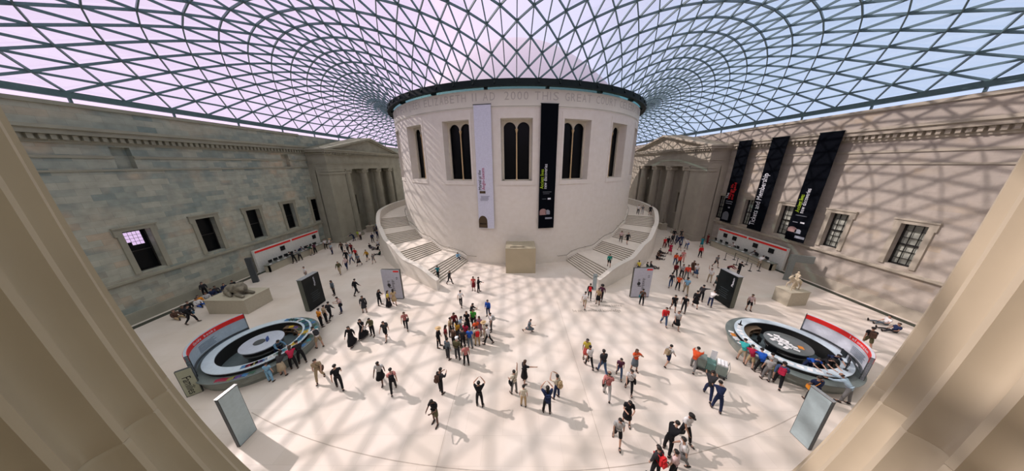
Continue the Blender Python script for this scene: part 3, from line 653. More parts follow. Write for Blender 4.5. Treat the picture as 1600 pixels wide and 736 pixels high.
def banner_stand(x, y, sg, label):
    r_ = tag(empty('banner_stand', (x, y, 0)), label, 'sign'); r_.rotation_euler.z = radians(2 * sg)
    bm = BM(); box(bm, -.93, .93, -.12, .12, .05, 3.22); box(bm, -.93, .93, -.14, .14, 0, .05); fin('frame', bm, plain('dark_stand_frame', (.06, .06, .05), .5), r_)
    bm = BM(); box(bm, -.92, .92, -.15, -.12, .08, 3.21); fin('face', bm, plain('pale_lilac_face', (.48, .49, .57), .6), r_)
    bm = BM(); box(bm, .30, .86, -.158, -.15, 2.98, 3.14); fin('red_strip', bm, M_red, r_)
    bm = BM()
    rng = random.Random(5 + sg)
    for (xa, za, n_, wd) in ((-.42, 1.4, 7, .28), (.02, .9, 13, .30), (.5, 2.2, 3, .2)):
        for k in range(n_): box(bm, xa, xa + wd * rng.uniform(.5, 1), -.157, -.15, za + k * .1, za + k * .1 + .035)
    box(bm, -.38, -.05, -.158, -.15, 1.25, 1.32)
    fin('printed_lines', bm, M_black, r_)
    bm = BM(); pts = [(-.30 + .17 * cos(k * pi / 8), -.157, 1.55 + .2 * sin(k * pi / 8)) for k in range(16)]; f_ = [bm.verts.new(p) for p in pts]; g_ = [bm.verts.new((p[0], -.15, p[2])) for p in pts]
    bm.faces.new(f_); bm.faces.new(g_[::-1])
    for k in range(16): bm.faces.new((f_[k], f_[(k + 1) % 16], g_[(k + 1) % 16], g_[k]))
    fin('round_emblem', bm, plain('charcoal_print', (.03, .03, .035), .6), r_)
banner_stand(-12.55, -30.45, -1, 'tall pale banner stand with a red strip, beside the foot of the left stair')
banner_stand(12.32, -30.25, 1, 'tall pale banner stand with a red strip, beside the foot of the right stair')
def totem(x, y, rz, w_, d_, h_, face, edge, label, name='totem_sign', fr=True, lines=()):
    r_ = tag(empty(name, (x, y, 0), rz), label, 'sign')
    bm = BM(); box(bm, -w_ / 2, w_ / 2, -d_ / 2, d_ / 2, .0, h_); fin('slab', bm, edge, r_)
    bm = BM(); box(bm, -w_ / 2 + .03, w_ / 2 - .03, -d_ / 2 - .02, -d_ / 2, .04, h_ - .02); fin('face', bm, face, r_)
    for (t_, z_, s_, l_, m_) in lines:
        bm = BM(); add_text(bm, t_, s_, frame((-w_ / 2 + .12, -d_ / 2 - .03, z_), (1, 0, 0), (0, 0, 1), (0, -1, 0)), fit=l_, ext=.004); fin('lettering', bm, m_, r_)
    return r_
totem(8.2, -28.9, .0, .42, .08, 1.9, M_panel, M_metal, 'small narrow grey sign at the foot of the right stair', lines=(('Stairs', 1.55, .12, .26, M_black),))
totem(-30.8, -11.35, radians(12), .95, .14, 2.92, plain('pale_blue_face', (.36, .42, .50), .6), M_blk, 'pale blue totem sign at the near corner of the left portico')
totem(31.45, -10.85, radians(-12), .95, .14, 2.92, plain('pale_blue_face', (.36, .42, .50), .6), M_dgrey, 'pale blue totem sign at the near corner of the right portico')
totem(-30.72, -26.9, radians(25), .5, .3, 3.05, M_dgrey, M_dgrey, 'dark grey totem between the stone lion and the left wall counter')
t_ = totem(30.9, -26.75, radians(-25), .5, .16, 2.4, M_grey, M_grey, 'grey post sign with a wide head near the end of the right wall counter')
bm = BM(); box(bm, -.3, 1.6, -.12, .12, 2.3, 3.1); fin('header_board', bm, M_grey, t_)
def pale_panel(x, y, rz, label, sg):
    r_ = tag(empty('information_panel', (x, y, 0), rz), label, 'sign')
    bm = BM(); box(bm, -.07, .07, -.40, .40, 0, 3.0); fin('frame', bm, M_dgrey, r_)
    bm = BM(); box(bm, *sorted((sg * .07, sg * .085)), -.375, .375, .03, 2.97); fin('face', bm, M_panel, r_)
    bm = BM(); box(bm, -.08, .08, -.41, .41, 3.0, 3.03); fin('cap', bm, M_metal, r_)
pale_panel(-13.75, -43.35, radians(0), 'blank pale panel standing on the floor at the lower left', 1)
pale_panel(13.6, -43.35, radians(0), 'blank pale panel standing on the floor at the lower right', -1)
t_ = totem(-19.5, -40.98, radians(42), .62, .14, 1.85, plain('sage_green_face', (.36, .38, .28), .6), M_dgrey, 'low sage green sign reading Families beside the left round desk')
bm = BM(); add_text(bm, 'Families', .46, frame((-.16, -.095, 1.35), (0, 0, -1), (1, 0, 0), (0, -1, 0)), fit=1.2, ext=.004); fin('lettering', bm, M_black, t_)

# ------------------------------------------------------------------ long counters against the walls
def wall_counter(sg, label):
    r_ = tag(empty('ticket_counter', (sg * 32.2, -19.3, 0)), label, 'counter')
    f = lambda a_, b_: sorted((sg * a_, sg * b_))
    bm = BM(); box(bm, *f(.62, .9), -5.1, 4.95, 0, 2.92); fin('back_screen', bm, plain('pale_screen_wall', (.66, .67, .63) if sg < 0 else (.80, .82, .86), .6), r_)
    for a_, b_ in ((-5.0, -.1), (.15, 4.85)):
        bm = BM(); box(bm, *f(.59, .62), a_, b_, 2.58, 2.82); fin('red_stripe', bm, M_red, r_)
    for y in ((-1.5, 3.9) if sg < 0 else (-3.4, -1.3, 1.9, 3.5)):
        bm = BM(); box(bm, *f(.54, .60), y - .32, y + .32, 1.75, 2.35); s_ = fin('screen', bm, M_blk, r_)
    bm = BM(); box(bm, *f(-.62, -.45), -5.0, 4.5, 0, .92); box(bm, *f(-.62, .0), -5.0, -4.85, 0, .92); box(bm, *f(-.62, .0), 4.4, 4.55, 0, .92)
    fin('counter_front', bm, plain('beige_counter_front', (.42, .39, .30), .6), r_)
    bm = BM(); box(bm, *f(-.72, .02), -5.1, 4.6, .92, .98); fin('worktop', bm, plain('grey_green_worktop', (.20, .22, .19), .45), r_)
    return r_
wall_counter(-1, 'long counter with a pale red striped screen along the left wall')
wall_counter(1, 'long counter with a pale red striped screen along the right wall')
def monitor(name='computer_monitor'):
    r_ = empty(name)
    bm = BM(); box(bm, -.24, .24, -.02, .02, .12, .46); fin('screen', bm, M_blk, r_)
    bm = BM(); box(bm, -.11, .11, -.09, .09, 0, .02); box(bm, -.02, .02, -.02, .02, .02, .15); fin('stand', bm, M_dgrey, r_)
    return r_
def copytree(o):
    c = o.copy(); COL.objects.link(c)
    for ch in o.children:
        d = ch.copy(); COL.objects.link(d); d.parent = c; d.matrix_parent_inverse = ch.matrix_parent_inverse.copy()
        for g in ch.children:
            e_ = g.copy(); COL.objects.link(e_); e_.parent = d
    return c
proto = None
for sg, ys, nm in ((1, [-23.2, -21.9, -20.3, -19.1, -17.2, -16.2, -15.2], 'right'), (-1, [-23.6, -22.9, -22.2, -21.4, -20.6, -18.2, -17.3, -16.5], 'left')):
    for y in ys:
        m_ = proto if proto is None else copytree(proto)
        if m_ is None: m_ = proto = monitor()
        m_.location = (sg * 31.98, y, .98); m_.rotation_euler = (0, 0, radians(90 if sg > 0 else -90) + radians(random.uniform(-15, 15)))
        tag(m_, 'black computer monitor standing on the %s wall counter' % nm, 'monitor', 'monitors on the %s wall counter' % nm)
rng = random.Random(3)
pp = None
for sg, n_, nm in ((1, 8, 'right'), (-1, 10, 'left')):
    for k in range(n_):
        bm = BM() if pp is None else None
        if pp is None:
            box(bm, -.15, .15, -.11, .11, 0, .03); pp = o = fin('leaflet_stack', bm, M_paper)
        else: o = pp.copy(); COL.objects.link(o)
        o.location = (sg * (31.7 + rng.uniform(0, .1)), -23.9 + (9 / n_) * k + rng.uniform(0, .3), .98); o.rotation_euler.z = rng.uniform(0, 3)
        tag(o, 'small stack of white leaflets lying on the %s wall counter' % nm, 'leaflets', 'leaflets on the %s wall counter' % nm)

# queue barriers in front of the right counter
qp = [(29.03, -20.73), (30.3, -20.75), (29.0, -22.54), (30.43, -22.41), (29.05, -24.36), (30.15, -24.37)]
lab = ['far left', 'far right', 'middle left', 'middle right', 'near left', 'near right']
for i, (x, y) in enumerate(qp):
    r_ = tag(empty('queue_barrier_post', (x, y, 0)), 'black queue barrier post, %s of the six by the right wall counter' % lab[i], 'barrier post')
    bm = BM(); lathe(bm, [(.19, 0), (.19, .02), (.05, .05), (.03, .07)], 20); fin('base', bm, M_blk, r_)
    bm = BM(); lathe(bm, [(.03, .06), (.03, .92), (.045, .93), (.045, 1.0), (.02, 1.02)], 12); fin('pole', bm, M_blk, r_)
for a_, b_ in ((0, 2), (2, 4), (1, 3), (3, 5)):
    p, q = qp[a_], qp[b_]
    bm = BM(); bar(bm, (p[0], p[1] - .045, .94), (q[0], q[1] + .045, .94), .008, .05); o = fin('barrier_belt', bm, M_dgrey)
    tag(o, 'dark belt stretched between %s and %s posts of the queue barrier' % (lab[a_], lab[b_]), 'belt')

# ------------------------------------------------------------------ round information desks
def arc_text(bm, t_, c, r_, a0, z, h, step):
    a_ = a0
    for ch in t_:
        wch = .42 if ch in 'iltj' else 1.45 if ch == 'm' else .7 if ch == 'r' else 1.15 if ch in 'GI' and ch != 'I' else 1
        A = radians(a_); M = frame((c[0] + r_ * cos(A), c[1] + r_ * sin(A), z), (sin(A), -cos(A), 0), (0, 0, 1), (-cos(A), -sin(A), 0))
        add_text(bm, ch, h, M, ext=.004); a_ -= step * wch
def round_desk(cx, cy, sign, text, ta, table_col, label, shelf):
    r_ = tag(empty('round_information_desk', (cx, cy, 0)), label, 'information desk')
    pm = lambda bm, *a_: pbox(bm, *a_, conv=False)
    bm = BM(); pm(bm, 2.75, 2.95, 0, 360, 0, .22, 4); pbox(bm, 2.9, 3.02, 0, 360, .22, .74, 4, conv=False)
    fin('counter_front', bm, plain('grey_green_panel', (.21, .235, .21), .35, spec=.6), r_, smooth=True)
    bm = BM(); pm(bm, 2.66, 3.2, 0, 360, .72, .78, 4); fin('outer_ledge', bm, plain('dark_green_grey_ledge', (.14, .17, .165), .35, spec=.6), r_, smooth=True)
    bm = BM(); pm(bm, 2.26, 2.36, 0, 360, .0, 1.0, 4); pm(bm, 2.6, 2.68, 0, 360, .7, 1.0, 4); fin('inner_wall', bm, plain('black_inner_wall', (.018, .018, .018), .5), r_, smooth=True)
    bm = BM(); pm(bm, 2.2, 2.74, 0, 360, 1.0, 1.05, 4); fin('worktop', bm, plain('pale_blue_white_worktop', (.52, .62, .70) if sign[0] < 180 and sign[0] > 90 else (.58, .63, .69), .3, spec=.5), r_, smooth=True)
    bm = BM(); pm(bm, 0.02, 2.26, 0, 360, 0, .03, 6); fin('inner_floor', bm, plain('slate_floor', (.10, .135, .15), .5), r_)
    a0, a1 = sign
    bm = BM(); pm(bm, 2.98, 3.10, a0, a1, .78, 2.32, 3); sc = fin('curved_screen', bm, plain('pale_blue_screen', (.42, .52, .60), .4) if a0 > 90 else plain('pale_lilac_screen', (.60, .63, .70), .4), r_, smooth=True)
    bm = BM(); pm(bm, 2.955, 2.98, a0, a1, 1.98, 2.30, 3); pm(bm, 3.10, 3.12, a0, a1, 1.98, 2.30, 3); fin('red_band', bm, M_red, sc, smooth=True)
    bm = BM(); pm(bm, 2.90, 2.98, a0, a1, 1.05, 1.12, 3); pm(bm, 2.94, 3.12, a0, a0 + .6, .78, 2.34, 3); pm(bm, 2.94, 3.12, a1 - .6, a1, .78, 2.34, 3); fin('screen_edge', bm, M_dgrey, sc)
    bm = BM(); arc_text(bm, text, (0, 0), 2.948, ta, 2.06, .26, 3.1); fin('lettering', bm, M_wprint, sc)
    bm = BM()
    rg = random.Random(9)
    for k in range(6): pm(bm, 2.965, 2.98, ta - 26 - rg.uniform(0, 4), ta - 6, 1.25 + .09 * k, 1.285 + .09 * k, 3)
    fin('printed_lines', bm, plain('faint_blue_print', (.20, .26, .32), .6), sc)
    bm = BM(); lathe(bm, [(.9, .03), (.9, .45)], 36); lathe(bm, [(1.0, .5), (1.05, .55), (1.05, .9), (1.0, .95)], 36); fin('central_drum', bm, plain('black_drum_base', (.02, .02, .02), .35), r_, smooth=True)
    bm = BM(); lathe(bm, [(1.16, .97), (1.18, 1.0), (1.18, 1.06), (1.14, 1.08)], 40); fin('central_table_top', bm, table_col, r_, smooth=True)
    bm = BM(); lathe(bm, [(1.07, .60), (1.08, .64), (1.07, .68)], 40); fin('metal_trim', bm, M_metal, r_, smooth=True)
    bm = BM()
    for z in (.35, .68): pm(bm, 1.85, 2.26, shelf[0], shelf[1], z, z + .03, 4)
    for k in range(5): a_ = shelf[0] + (shelf[1] - shelf[0]) * k / 4; pm(bm, 1.85, 2.26, a_, a_ + 1, .03, .7, 4)
    fin('shelves', bm, plain('brown_shelf', (.16, .11, .07), .6), r_)
    return r_
LD = (-18.35, -37.85); RD = (18.55, -37.95)
round_desk(*LD, (150, 243), 'Guide books', 212, plain('white_round_top', (.44, .49, .58), .35), 'round desk with a red banded curved screen and a pale blue top, at lower left', (15, 100))
round_desk(*RD, (-62, 30), 'Information', -14, plain('grey_round_top', (.12, .14, .145), .35), 'round desk with a red banded curved screen and a grey centre table, at lower right', (85, 165))
def polar_pt(c, r_, a_): return (c[0] + r_ * cos(radians(a_)), c[1] + r_ * sin(radians(a_)))
BC = {'blue': (.05, .16, .34), 'yellow': (.62, .42, .04), 'crimson': (.30, .02, .05), 'dark green': (.04, .10, .07), 'white': (.75, .76, .78), 'orange': (.62, .22, .03), 'teal': (.05, .22, .26), 'purple': (.10, .06, .22), 'black': (.02, .02, .02), 'olive': (.22, .20, .06)}
bproto = {}
def book(col, c, r_, a_, z, place, k=1, name='book'):
    key = (col, k)
    if key not in bproto:
        bm = BM(); box(bm, -.11 * k, .11 * k, -.15 * k, .15 * k, 0, .006); box(bm, -.11 * k, .11 * k, -.15 * k, .15 * k, .032, .038); box(bm, -.11 * k, -.104 * k, -.15 * k, .15 * k, .005, .033)
        box(bm, -.104 * k, .105 * k, -.145 * k, .145 * k, .006, .032, mi=1)
        o = fin(name, bm, None, mats=[plain('cover_' + col.replace(' ', '_'), BC[col], .5), M_paper]); bproto[key] = o
    else: o = bproto[key].copy(); COL.objects.link(o)
    p = polar_pt(c, r_, a_); o.location = (p[0], p[1], z); o.rotation_euler = (0, 0, radians(a_) + rng.uniform(-.5, .5))
    tag(o, '%s book lying on %s' % (col, place), 'book', '%s books on %s' % (col, place)); return o
rng = random.Random(11)
cols = list(BC)
for i in range(34):   # the merchandise spread on the right hand half of the left desk
    a_ = -62 + i * 4.9; c_ = ['blue', 'crimson', 'olive', 'purple', 'blue', 'white', 'white', 'dark green', 'blue', 'teal', 'white', 'yellow', 'yellow', 'teal', 'blue', 'blue', 'dark green', 'yellow', 'yellow', 'teal', 'blue', 'black', 'teal', 'dark green', 'blue', 'black', 'teal', 'dark green', 'white', 'black', 'teal', 'black', 'dark green', 'blue'][i]
    book(c_, LD, 2.47, a_, 1.05, 'the left round desk worktop', 1.2)
    if i % 2 == 0 and i > 8: book(cols[(i * 3) % 9], LD, 2.95, a_ + 2, .78, 'the left round desk outer ledge', 1.1)
for i, c_ in enumerate(('crimson', 'crimson', 'olive', 'purple', 'blue', 'dark green')): book(c_, LD, 2.95, -84 + i * 6, .78, 'the left round desk outer ledge', 1.1)
for i in range(12): book(cols[(i * 7 + 1) % 10], LD, 2.05, 20 + i * 6.6, .38 if i % 2 else .71, 'the shelves inside the left round desk', 1.0)
def paper(c, r_, a_, z, place):
    global PAP
    try: o = PAP.copy(); COL.objects.link(o)
    except NameError:
        bm = BM(); box(bm, -.105, .105, -.148, .148, 0, .012); PAP = o = fin('paper_sheet', bm, M_paper)
    p = polar_pt(c, r_, a_); o.location = (p[0], p[1], z); o.rotation_euler = (0, 0, rng.uniform(0, 3)); tag(o, 'white sheet of paper lying on %s' % place, 'paper', 'papers on %s' % place)
used_r = []
for i in range(16): paper(RD, .15 + .82 * ((i * 5 % 8) / 8), 85 + i * 12, 1.08 + .0125 * (i % 3), 'the centre table of the right round desk')
for i in range(14): paper(RD, 2.47, 130 + i * 9.5, 1.05, 'the right round desk worktop')
for i in range(7): paper(RD, 2.92, 150 + i * 8, .78, 'the right round desk outer ledge')
book('orange', RD, 2.9, 158, .79, 'the right round desk outer ledge', 1.2); book('orange', RD, .6, -60, 1.08, 'the centre table of the right round desk', 1.1); book('white', RD, 2.9, 166, .79, 'the right round desk outer ledge', 1.3)
for i, (a_, lab) in enumerate(((-48, 'black monitor on the near right part of the right round desk worktop'), (-66, 'black monitor beside the bald visitor on the right round desk worktop'), (-30, 'black monitor closest to the red screen of the right round desk'))):
    m_ = copytree(proto); p = polar_pt(RD, 2.45, a_); m_.location = (p[0], p[1], 1.05); m_.rotation_euler = (0, 0, radians(a_ + 90)); m_.pop('group', None) if 'group' in m_ else None; m_['label'] = lab
bm = BM(); lathe(bm, [(.14, 0), (.14, .02), (.05, .05), (.03, .3), (.01, .42)], 14); o = fin('desk_cone', bm, M_blk); p = polar_pt(RD, 2.45, 128); o.location = (p[0], p[1], 1.05); tag(o, 'small black cone shaped stand at the back of the right round desk', 'display stand')
bm = BM(); lathe(bm, [(.3, 0), (.32, .03), (.3, .05), (.15, .06)], 24); o = fin('round_display_stand', bm, M_dgrey); o.location = (LD[0] - .1, LD[1] - .1, 1.08); tag(o, 'flat dark ring on the centre table of the left round desk', 'ring stand')
bm = BM(); box(bm, -.03, .03, -.15, .15, 0, .28); o = fin('brochure_holder', bm, plain('royal_blue', (.03, .08, .30), .5)); o.location = (LD[0] + .32, LD[1] + .1, 1.08); o.rotation_euler = (0, 0, .5); tag(o, 'upright blue brochure on the centre table of the left round desk', 'brochure')
def office_chair(x, y, rz, label):
    r_ = tag(empty('office_chair', (x, y, .03), rz), label, 'chair')
    bm = BM(); box(bm, -.24, .24, -.23, .23, .44, .52); bmesh.ops.bevel(bm, geom=bm.edges[:], offset=.03, segments=2, affect='EDGES'); fin('seat', bm, M_blk, r_)
    bm = BM(); box(bm, -.22, .22, -.27, -.22, .6, 1.0); bmesh.ops.bevel(bm, geom=bm.edges[:], offset=.02, segments=2, affect='EDGES'); box(bm, -.03, .03, -.28, -.22, .45, .65); fin('backrest', bm, M_blk, r_)
    bm = BM(); lathe(bm, [(.03, .05), (.03, .45)], 10)
    for k in range(5): a_ = 2 * pi * k / 5; bar(bm, (0, 0, .06), (.27 * cos(a_), .27 * sin(a_), .04), .04, .04)
    fin('base', bm, M_dgrey, r_)
office_chair(RD[0] - 1.45, RD[1] + .75, 1.2, 'black office chair at the back left inside the right round desk')
office_chair(RD[0] - 1.5, RD[1] - .45, 2.2, 'black office chair at the front left inside the right round desk')

# ------------------------------------------------------------------ sculptures on plinths
def blob(name, parts, voxel, mat, parent=None):
    bm = BM()
    for p in parts:
        if len(p) == 3:   # capsule: a, b, (ra, rb)
            a_, b_ = Vector(p[0]), Vector(p[1]); n = 6
            for i in range(n + 1):
                t_ = i / n; c_ = a_.lerp(b_, t_); q = p[2][0] + (p[2][1] - p[2][0]) * t_
                bmesh.ops.create_icosphere(bm, subdivisions=2, radius=q, matrix=Matrix.Translation(c_))
        else: bmesh.ops.create_icosphere(bm, subdivisions=3, radius=1, matrix=Matrix.Translation(p[0]) @ Matrix.Diagonal(tuple(p[1]) + (1,)))
    me = bpy.data.meshes.new('tmp'); bm.to_mesh(me); bm.free(); ob = bpy.data.objects.new('tmp', me); COL.objects.link(ob)
    md = ob.modifiers.new('r', 'REMESH'); md.mode = 'VOXEL'; md.voxel_size = voxel; md.use_smooth_shade = True
    sm = ob.modifiers.new('s', 'SMOOTH'); sm.iterations = 3; sm.factor = .5
    me2 = bpy.data.meshes.new_from_object(ob.evaluated_get(bpy.context.evaluated_depsgraph_get())); bpy.data.objects.remove(ob); me2.materials.clear(); me2.materials.append(mat)
    for p in me2.polygons: p.use_smooth = True
    me2.name = name; o = bpy.data.objects.new(name, me2); COL.objects.link(o)
    if parent: o.parent = parent
    return o
r_ = tag(empty('plinth', (-26.7, -31.95, 0)), 'long low pale plinth carrying the stone lion, by the left wall', 'plinth')
bm = BM(); box(bm, -1.85, 1.85, -1.15, 1.15, 0, 1.36); box(bm, -1.88, 1.88, -1.18, 1.18, 1.36, 1.43); fin('block', bm, M_plinth, r_)
li = blob('stone_lion', [((-.75, 0, .5), (.85, .42, .42)), ((-1.15, .05, .42), (.5, .5, .42)), ((-.95, -.42, .25), (.42, .2, .26)), ((-.95, .42, .25), (.42, .2, .26)),
    ((.15, 0, .62), (.55, .5, .58)), ((.45, -.1, .88), (.40, .40, .44)), ((.72, -.16, .80), (.24, .22, .22)), ((.86, -.2, .70), (.14, .16, .13)),
    ((.2, -.32, .18), (1.12, -.42, .14), (.2, .15)), ((.2, .32, .18), (1.1, .36, .14), (.2, .15)), ((-.6, -.5, .14), (-.15, -.6, .12), (.17, .12)), ((-1.5, .2, .15), (-1.1, .62, .1), (.09, .07)), ((.42, .2, 1.18), (.08, .08, .1)), ((.5, -.42, 1.14), (.08, .08, .1))], .035, M_lion)
li.location = (-26.35, -32.0, 1.43); li.rotation_euler = (0, 0, radians(-14)); tag(li, 'weathered stone lion lying on the low plinth by the left wall', 'sculpture')
r_ = tag(empty('plinth', (26.2, -31.3, 0)), 'square pale plinth carrying the rider sculpture, by the right wall', 'plinth')
bm = BM(); box(bm, -.95, .95, -.65, .65, 0, 1.36); box(bm, -.98, .98, -.68, .68, 1.36, 1.42); fin('block', bm, M_plinth, r_); r_.rotation_euler = (0, 0, radians(4))
ri = blob('rider_sculpture', [((0, 0, .85), (.48, .2, .24)), ((.35, 0, .95), (.68, 0, 1.35), (.17, .11)), ((.68, 0, 1.38), (.92, 0, 1.22), (.11, .07)), ((.64, .05, 1.5), (.04, .03, .08)),
    ((.35, .12, .8), (.5, .14, .4), (.09, .05)), ((.5, .14, .4), (.45, .14, .02), (.05, .05)), ((.38, -.12, .8), (.72, -.14, .6), (.09, .05)), ((.72, -.14, .6), (.68, -.14, .28), (.05, .04)),
    ((-.38, .12, .82), (-.5, .13, .42), (.12, .06)), ((-.5, .13, .42), (-.42, .13, .02), (.05, .05)), ((-.38, -.12, .82), (-.32, -.13, .42), (.12, .06)), ((-.32, -.13, .42), (-.42, -.13, .02), (.05, .05)), ((-.48, 0, .95), (-.72, 0, .5), (.06, .04)),
    ((.0, 0, 1.05), (.02, 0, 1.5), (.13, .15)), ((.03, 0, 1.6), (.05, 0, 1.75), (.06, .09)), ((0, .15, 1.48), (.3, .2, 1.25), (.06, .04)), ((0, -.15, 1.48), (-.2, -.32, 1.3), (.06, .04)), ((.02, .18, 1.05), (.18, .26, .7), (.1, .06)), ((.18, .26, .7), (.1, .27, .42), (.06, .04)), ((.02, -.18, 1.05), (.18, -.26, .7), (.1, .06)), ((.18, -.26, .7), (.1, -.27, .42), (.06, .04)),
    ((-.1, 0, .1), (-.1, 0, .8), (.12, .1))], .028, M_marble)
ri.location = (26.2, -31.3, 1.42); ri.rotation_euler = (0, 0, radians(190)); tag(ri, 'pale marble sculpture of a horse and rider on the plinth by the right wall', 'sculpture')
for x, nm in ((-29.9, 'left'), (29.9, 'right')):
    r_ = tag(empty('pedestal', (x, -5.0 if x < 0 else -4.6, 0)), 'grey stone pedestal between the columns of the %s portico' % nm, 'pedestal')
    bm = BM(); box(bm, -.55, .55, -.55, .55, .15, 1.15); box(bm, -.62, .62, -.62, .62, 0, .15); box(bm, -.62, .62, -.62, .62, 1.15, 1.25); fin('block', bm, M_plinth, r_)
    b_ = blob('stone_bust', [((0, 0, .2), (.3, .2, .2)), ((0, 0, .45), (.08, .08, .2)), ((0, .02, .7), (.13, .15, .18)), ((0, 0, .06), (.14, .14, .08))], .03, M_lion)
    b_.location = (x, -5.0 if x < 0 else -4.6, 1.25); tag(b_, 'stone bust on the pedestal in front of the %s portico' % nm, 'sculpture')

# ------------------------------------------------------------------ trolley loaded with bins
tr = tag(empty('service_trolley', (12.4, -39.3, 0), radians(-38)), 'grey green service trolley loaded with paper boxes, pushed across the floor at right', 'trolley')
bm = BM(); box(bm, -1.25, 1.25, -.42, .42, .18, .26); fin('platform', bm, M_dgrey, tr)
for sx in (-1, 1):
    for sy in (-1, 1):
        bm = BM(); tube(bm, [(sx * 1.05, sy * .36, .1), (sx * 1.05, sy * .42, .1)], .1, 14); fin('wheel', bm, M_blk, tr)
M_cart = plain('sage_grey_bin', (.20, .25, .23), .5)
for x0, x1, m_ in ((-1.2, -.45, M_cart), (.3, 1.15, M_cart)):
    bm = BM(); box(bm, x0, x1, -.38, .38, .26, .95); fin('bin', bm, m_, tr)
bm = BM(); box(bm, -.42, .27, -.36, .36, .26, .8); fin('storage_box', bm, plain('teal_grey_box', (.12, .24, .22), .5), tr)
bm = BM(); box(bm, -.2, .25, .3, .34, .8, 1.5); fin('white_board', bm, M_white, tr)
bm = BM()
for k in range(3): box(bm, .35 + .26 * k, .57 + .26 * k, -.33, .33, .95, 1.05)
fin('paper_bundles', bm, M_paper, tr)
bm = BM(); tube(bm, [(-1.3, -.35, .26), (-1.35, -.35, 1.0), (-1.35, .35, 1.0), (-1.3, .35, .26)], .025, 8); tube(bm, [(1.22, -.35, .26), (1.27, -.35, 1.0), (1.27, .35, 1.0), (1.22, .35, .26)], .025, 8); fin('handle', bm, M_metal, tr)
tr.scale = (.64, .85, .95)

# ------------------------------------------------------------------ inscription set in the floor
bm = BM()
add_text(bm, 'and let thy feet', .62, frame((6.1, -31.35, .004), (1, 0, 0), (0, 1, 0), (0, 0, 1)), fit=2.6, ext=.002)
add_text(bm, 'millenniums hence', .55, frame((6.9, -32.05, .004), (1, .01, 0), (-.01, 1, 0), (0, 0, 1)), fit=3.0, ext=.002)
add_text(bm, 'be set in midst of knowledge', .62, frame((5.05, -32.85, .004), (1, .01, 0), (-.01, 1, 0), (0, 0, 1)), fit=4.4, ext=.002)
tag(fin('floor_inscription', bm, plain('grey_letter_inlay', (.30, .26, .22), .8)), 'grey verse set into the pale floor in front of the right stair', 'inscription')

# ------------------------------------------------------------------ the two giant fluted columns the view is taken between
def giant(sg, label):
    cx, cy = -.284 + sg * 3.31, -51.62 + .776
    r_ = tag(empty('giant_fluted_column', (cx, cy, 0)), label, 'column')
    prof = [(8.2, 1.30), (8.5, 1.33), (8.75, 1.25)]
    for i in range(41):
        z = 8.8 + 7.2 * i / 40; prof.append((z, .795 + .42 * max(0, (12.9 - z) / 4.1) ** 2.2))
    rj = .795 + .42 * ((12.9 - 11.36) / 4.1) ** 2.2
    prof = [q for q in prof if abs(q[0] - 11.36) > .02] + [(11.352, rj + .0012), (11.36, rj - .006), (11.368, rj)]; prof.sort()
    bm = BM(); n = 24; per = 12
    rings = []
    for z, q in prof:
        rg = []
        for k in range(n * per):
            t_ = (k % per) / per; dpt = 0 if (t_ < .17 or z < 8.78) else .085 * sin(pi * (t_ - .17) / .83) ** .7
            a_ = 2 * pi * k / (n * per) + .05; rg.append(bm.verts.new((cos(a_) * (q - dpt), sin(a_) * (q - dpt), z)))
        rings.append(rg)
    m_ = n * per
    for A, B in zip(rings, rings[1:]):
        for k in range(m_): bm.faces.new((A[k], A[(k + 1) % m_], B[(k + 1) % m_], B[k]))
    bm.faces.new(rings[0][::-1]); bm.faces.new(rings[-1])
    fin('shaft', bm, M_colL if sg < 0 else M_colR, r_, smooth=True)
    bm = BM(); box(bm, -1.4, 1.4, -1.4, 1.4, 0, 8.2); fin('pedestal', bm, M_colL, r_)
    bm = BM(); lathe(bm, [(.86, 16), (.98, 16.2), (.98, 16.4), (1.2, 16.6), (1.2, 16.8)], 40); fin('capital', bm, M_colL, r_)
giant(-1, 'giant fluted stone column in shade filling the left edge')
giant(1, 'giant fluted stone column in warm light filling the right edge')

# ------------------------------------------------------------------ people
CLOTH = {'black': (.012, .012, .015), 'white': (.72, .70, .70), 'darkgreen': (.02, .05, .035), 'beige': (.42, .34, .24), 'plum': (.10, .03, .06), 'grey': (.17, .17, .17), 'paleblue': (.38, .50, .60), 'navy': (.016, .025, .07),
 'lime': (.42, .55, .06), 'tan': (.45, .33, .19), 'brown': (.09, .05, .035), 'darkred': (.16, .015, .02), 'palepink': (.62, .46, .46), 'red': (.60, .025, .03), 'slate': (.12, .15, .18), 'mustard': (.50, .27, .03), 'olive': (.10, .095, .05),
 'charcoal': (.035, .035, .04), 'yellow': (.65, .52, .08), 'orange': (.75, .28, .03), 'khaki': (.33, .26, .17), 'palered': (.45, .17, .16), 'lightgrey': (.46, .46, .46), 'pink': (.60, .26, .24), 'coral': (.55, .10, .09), 'blue': (.02, .10, .48),
 'cream': (.62, .57, .47), 'mauve': (.30, .16, .24), 'green': (.06, .36, .05), 'orangered': (.72, .10, .03), 'crimson': (.40, .02, .06), 'denim': (.05, .09, .18), 'skyblue': (.22, .42, .60), 'teal': (.02, .20, .24), 'pinkish': (.5, .3, .3),
 'tomato': (.70, .07, .04), 'darkslate': (.05, .07, .07), 'steel': (.10, .20, .30), 'aqua': (.05, .42, .42), 'emerald': (.02, .26, .20)}
def cloth(c): return plain('cloth_' + c, CLOTH[c], .85, spec=.2, var=.12, scale=9)
SKIN = {1: plain('skin_light', (.50, .30, .22), .6), 2: plain('skin_tan', (.33, .18, .12), .6), 3: plain('skin_dark', (.12, .06, .04), .6)}
M_hair = plain('dark_hair', (.012, .009, .008), .6); M_hair2 = plain('brown_hair', (.06, .03, .018), .6); M_shoe = plain('dark_shoe', (.015, .014, .014), .6)
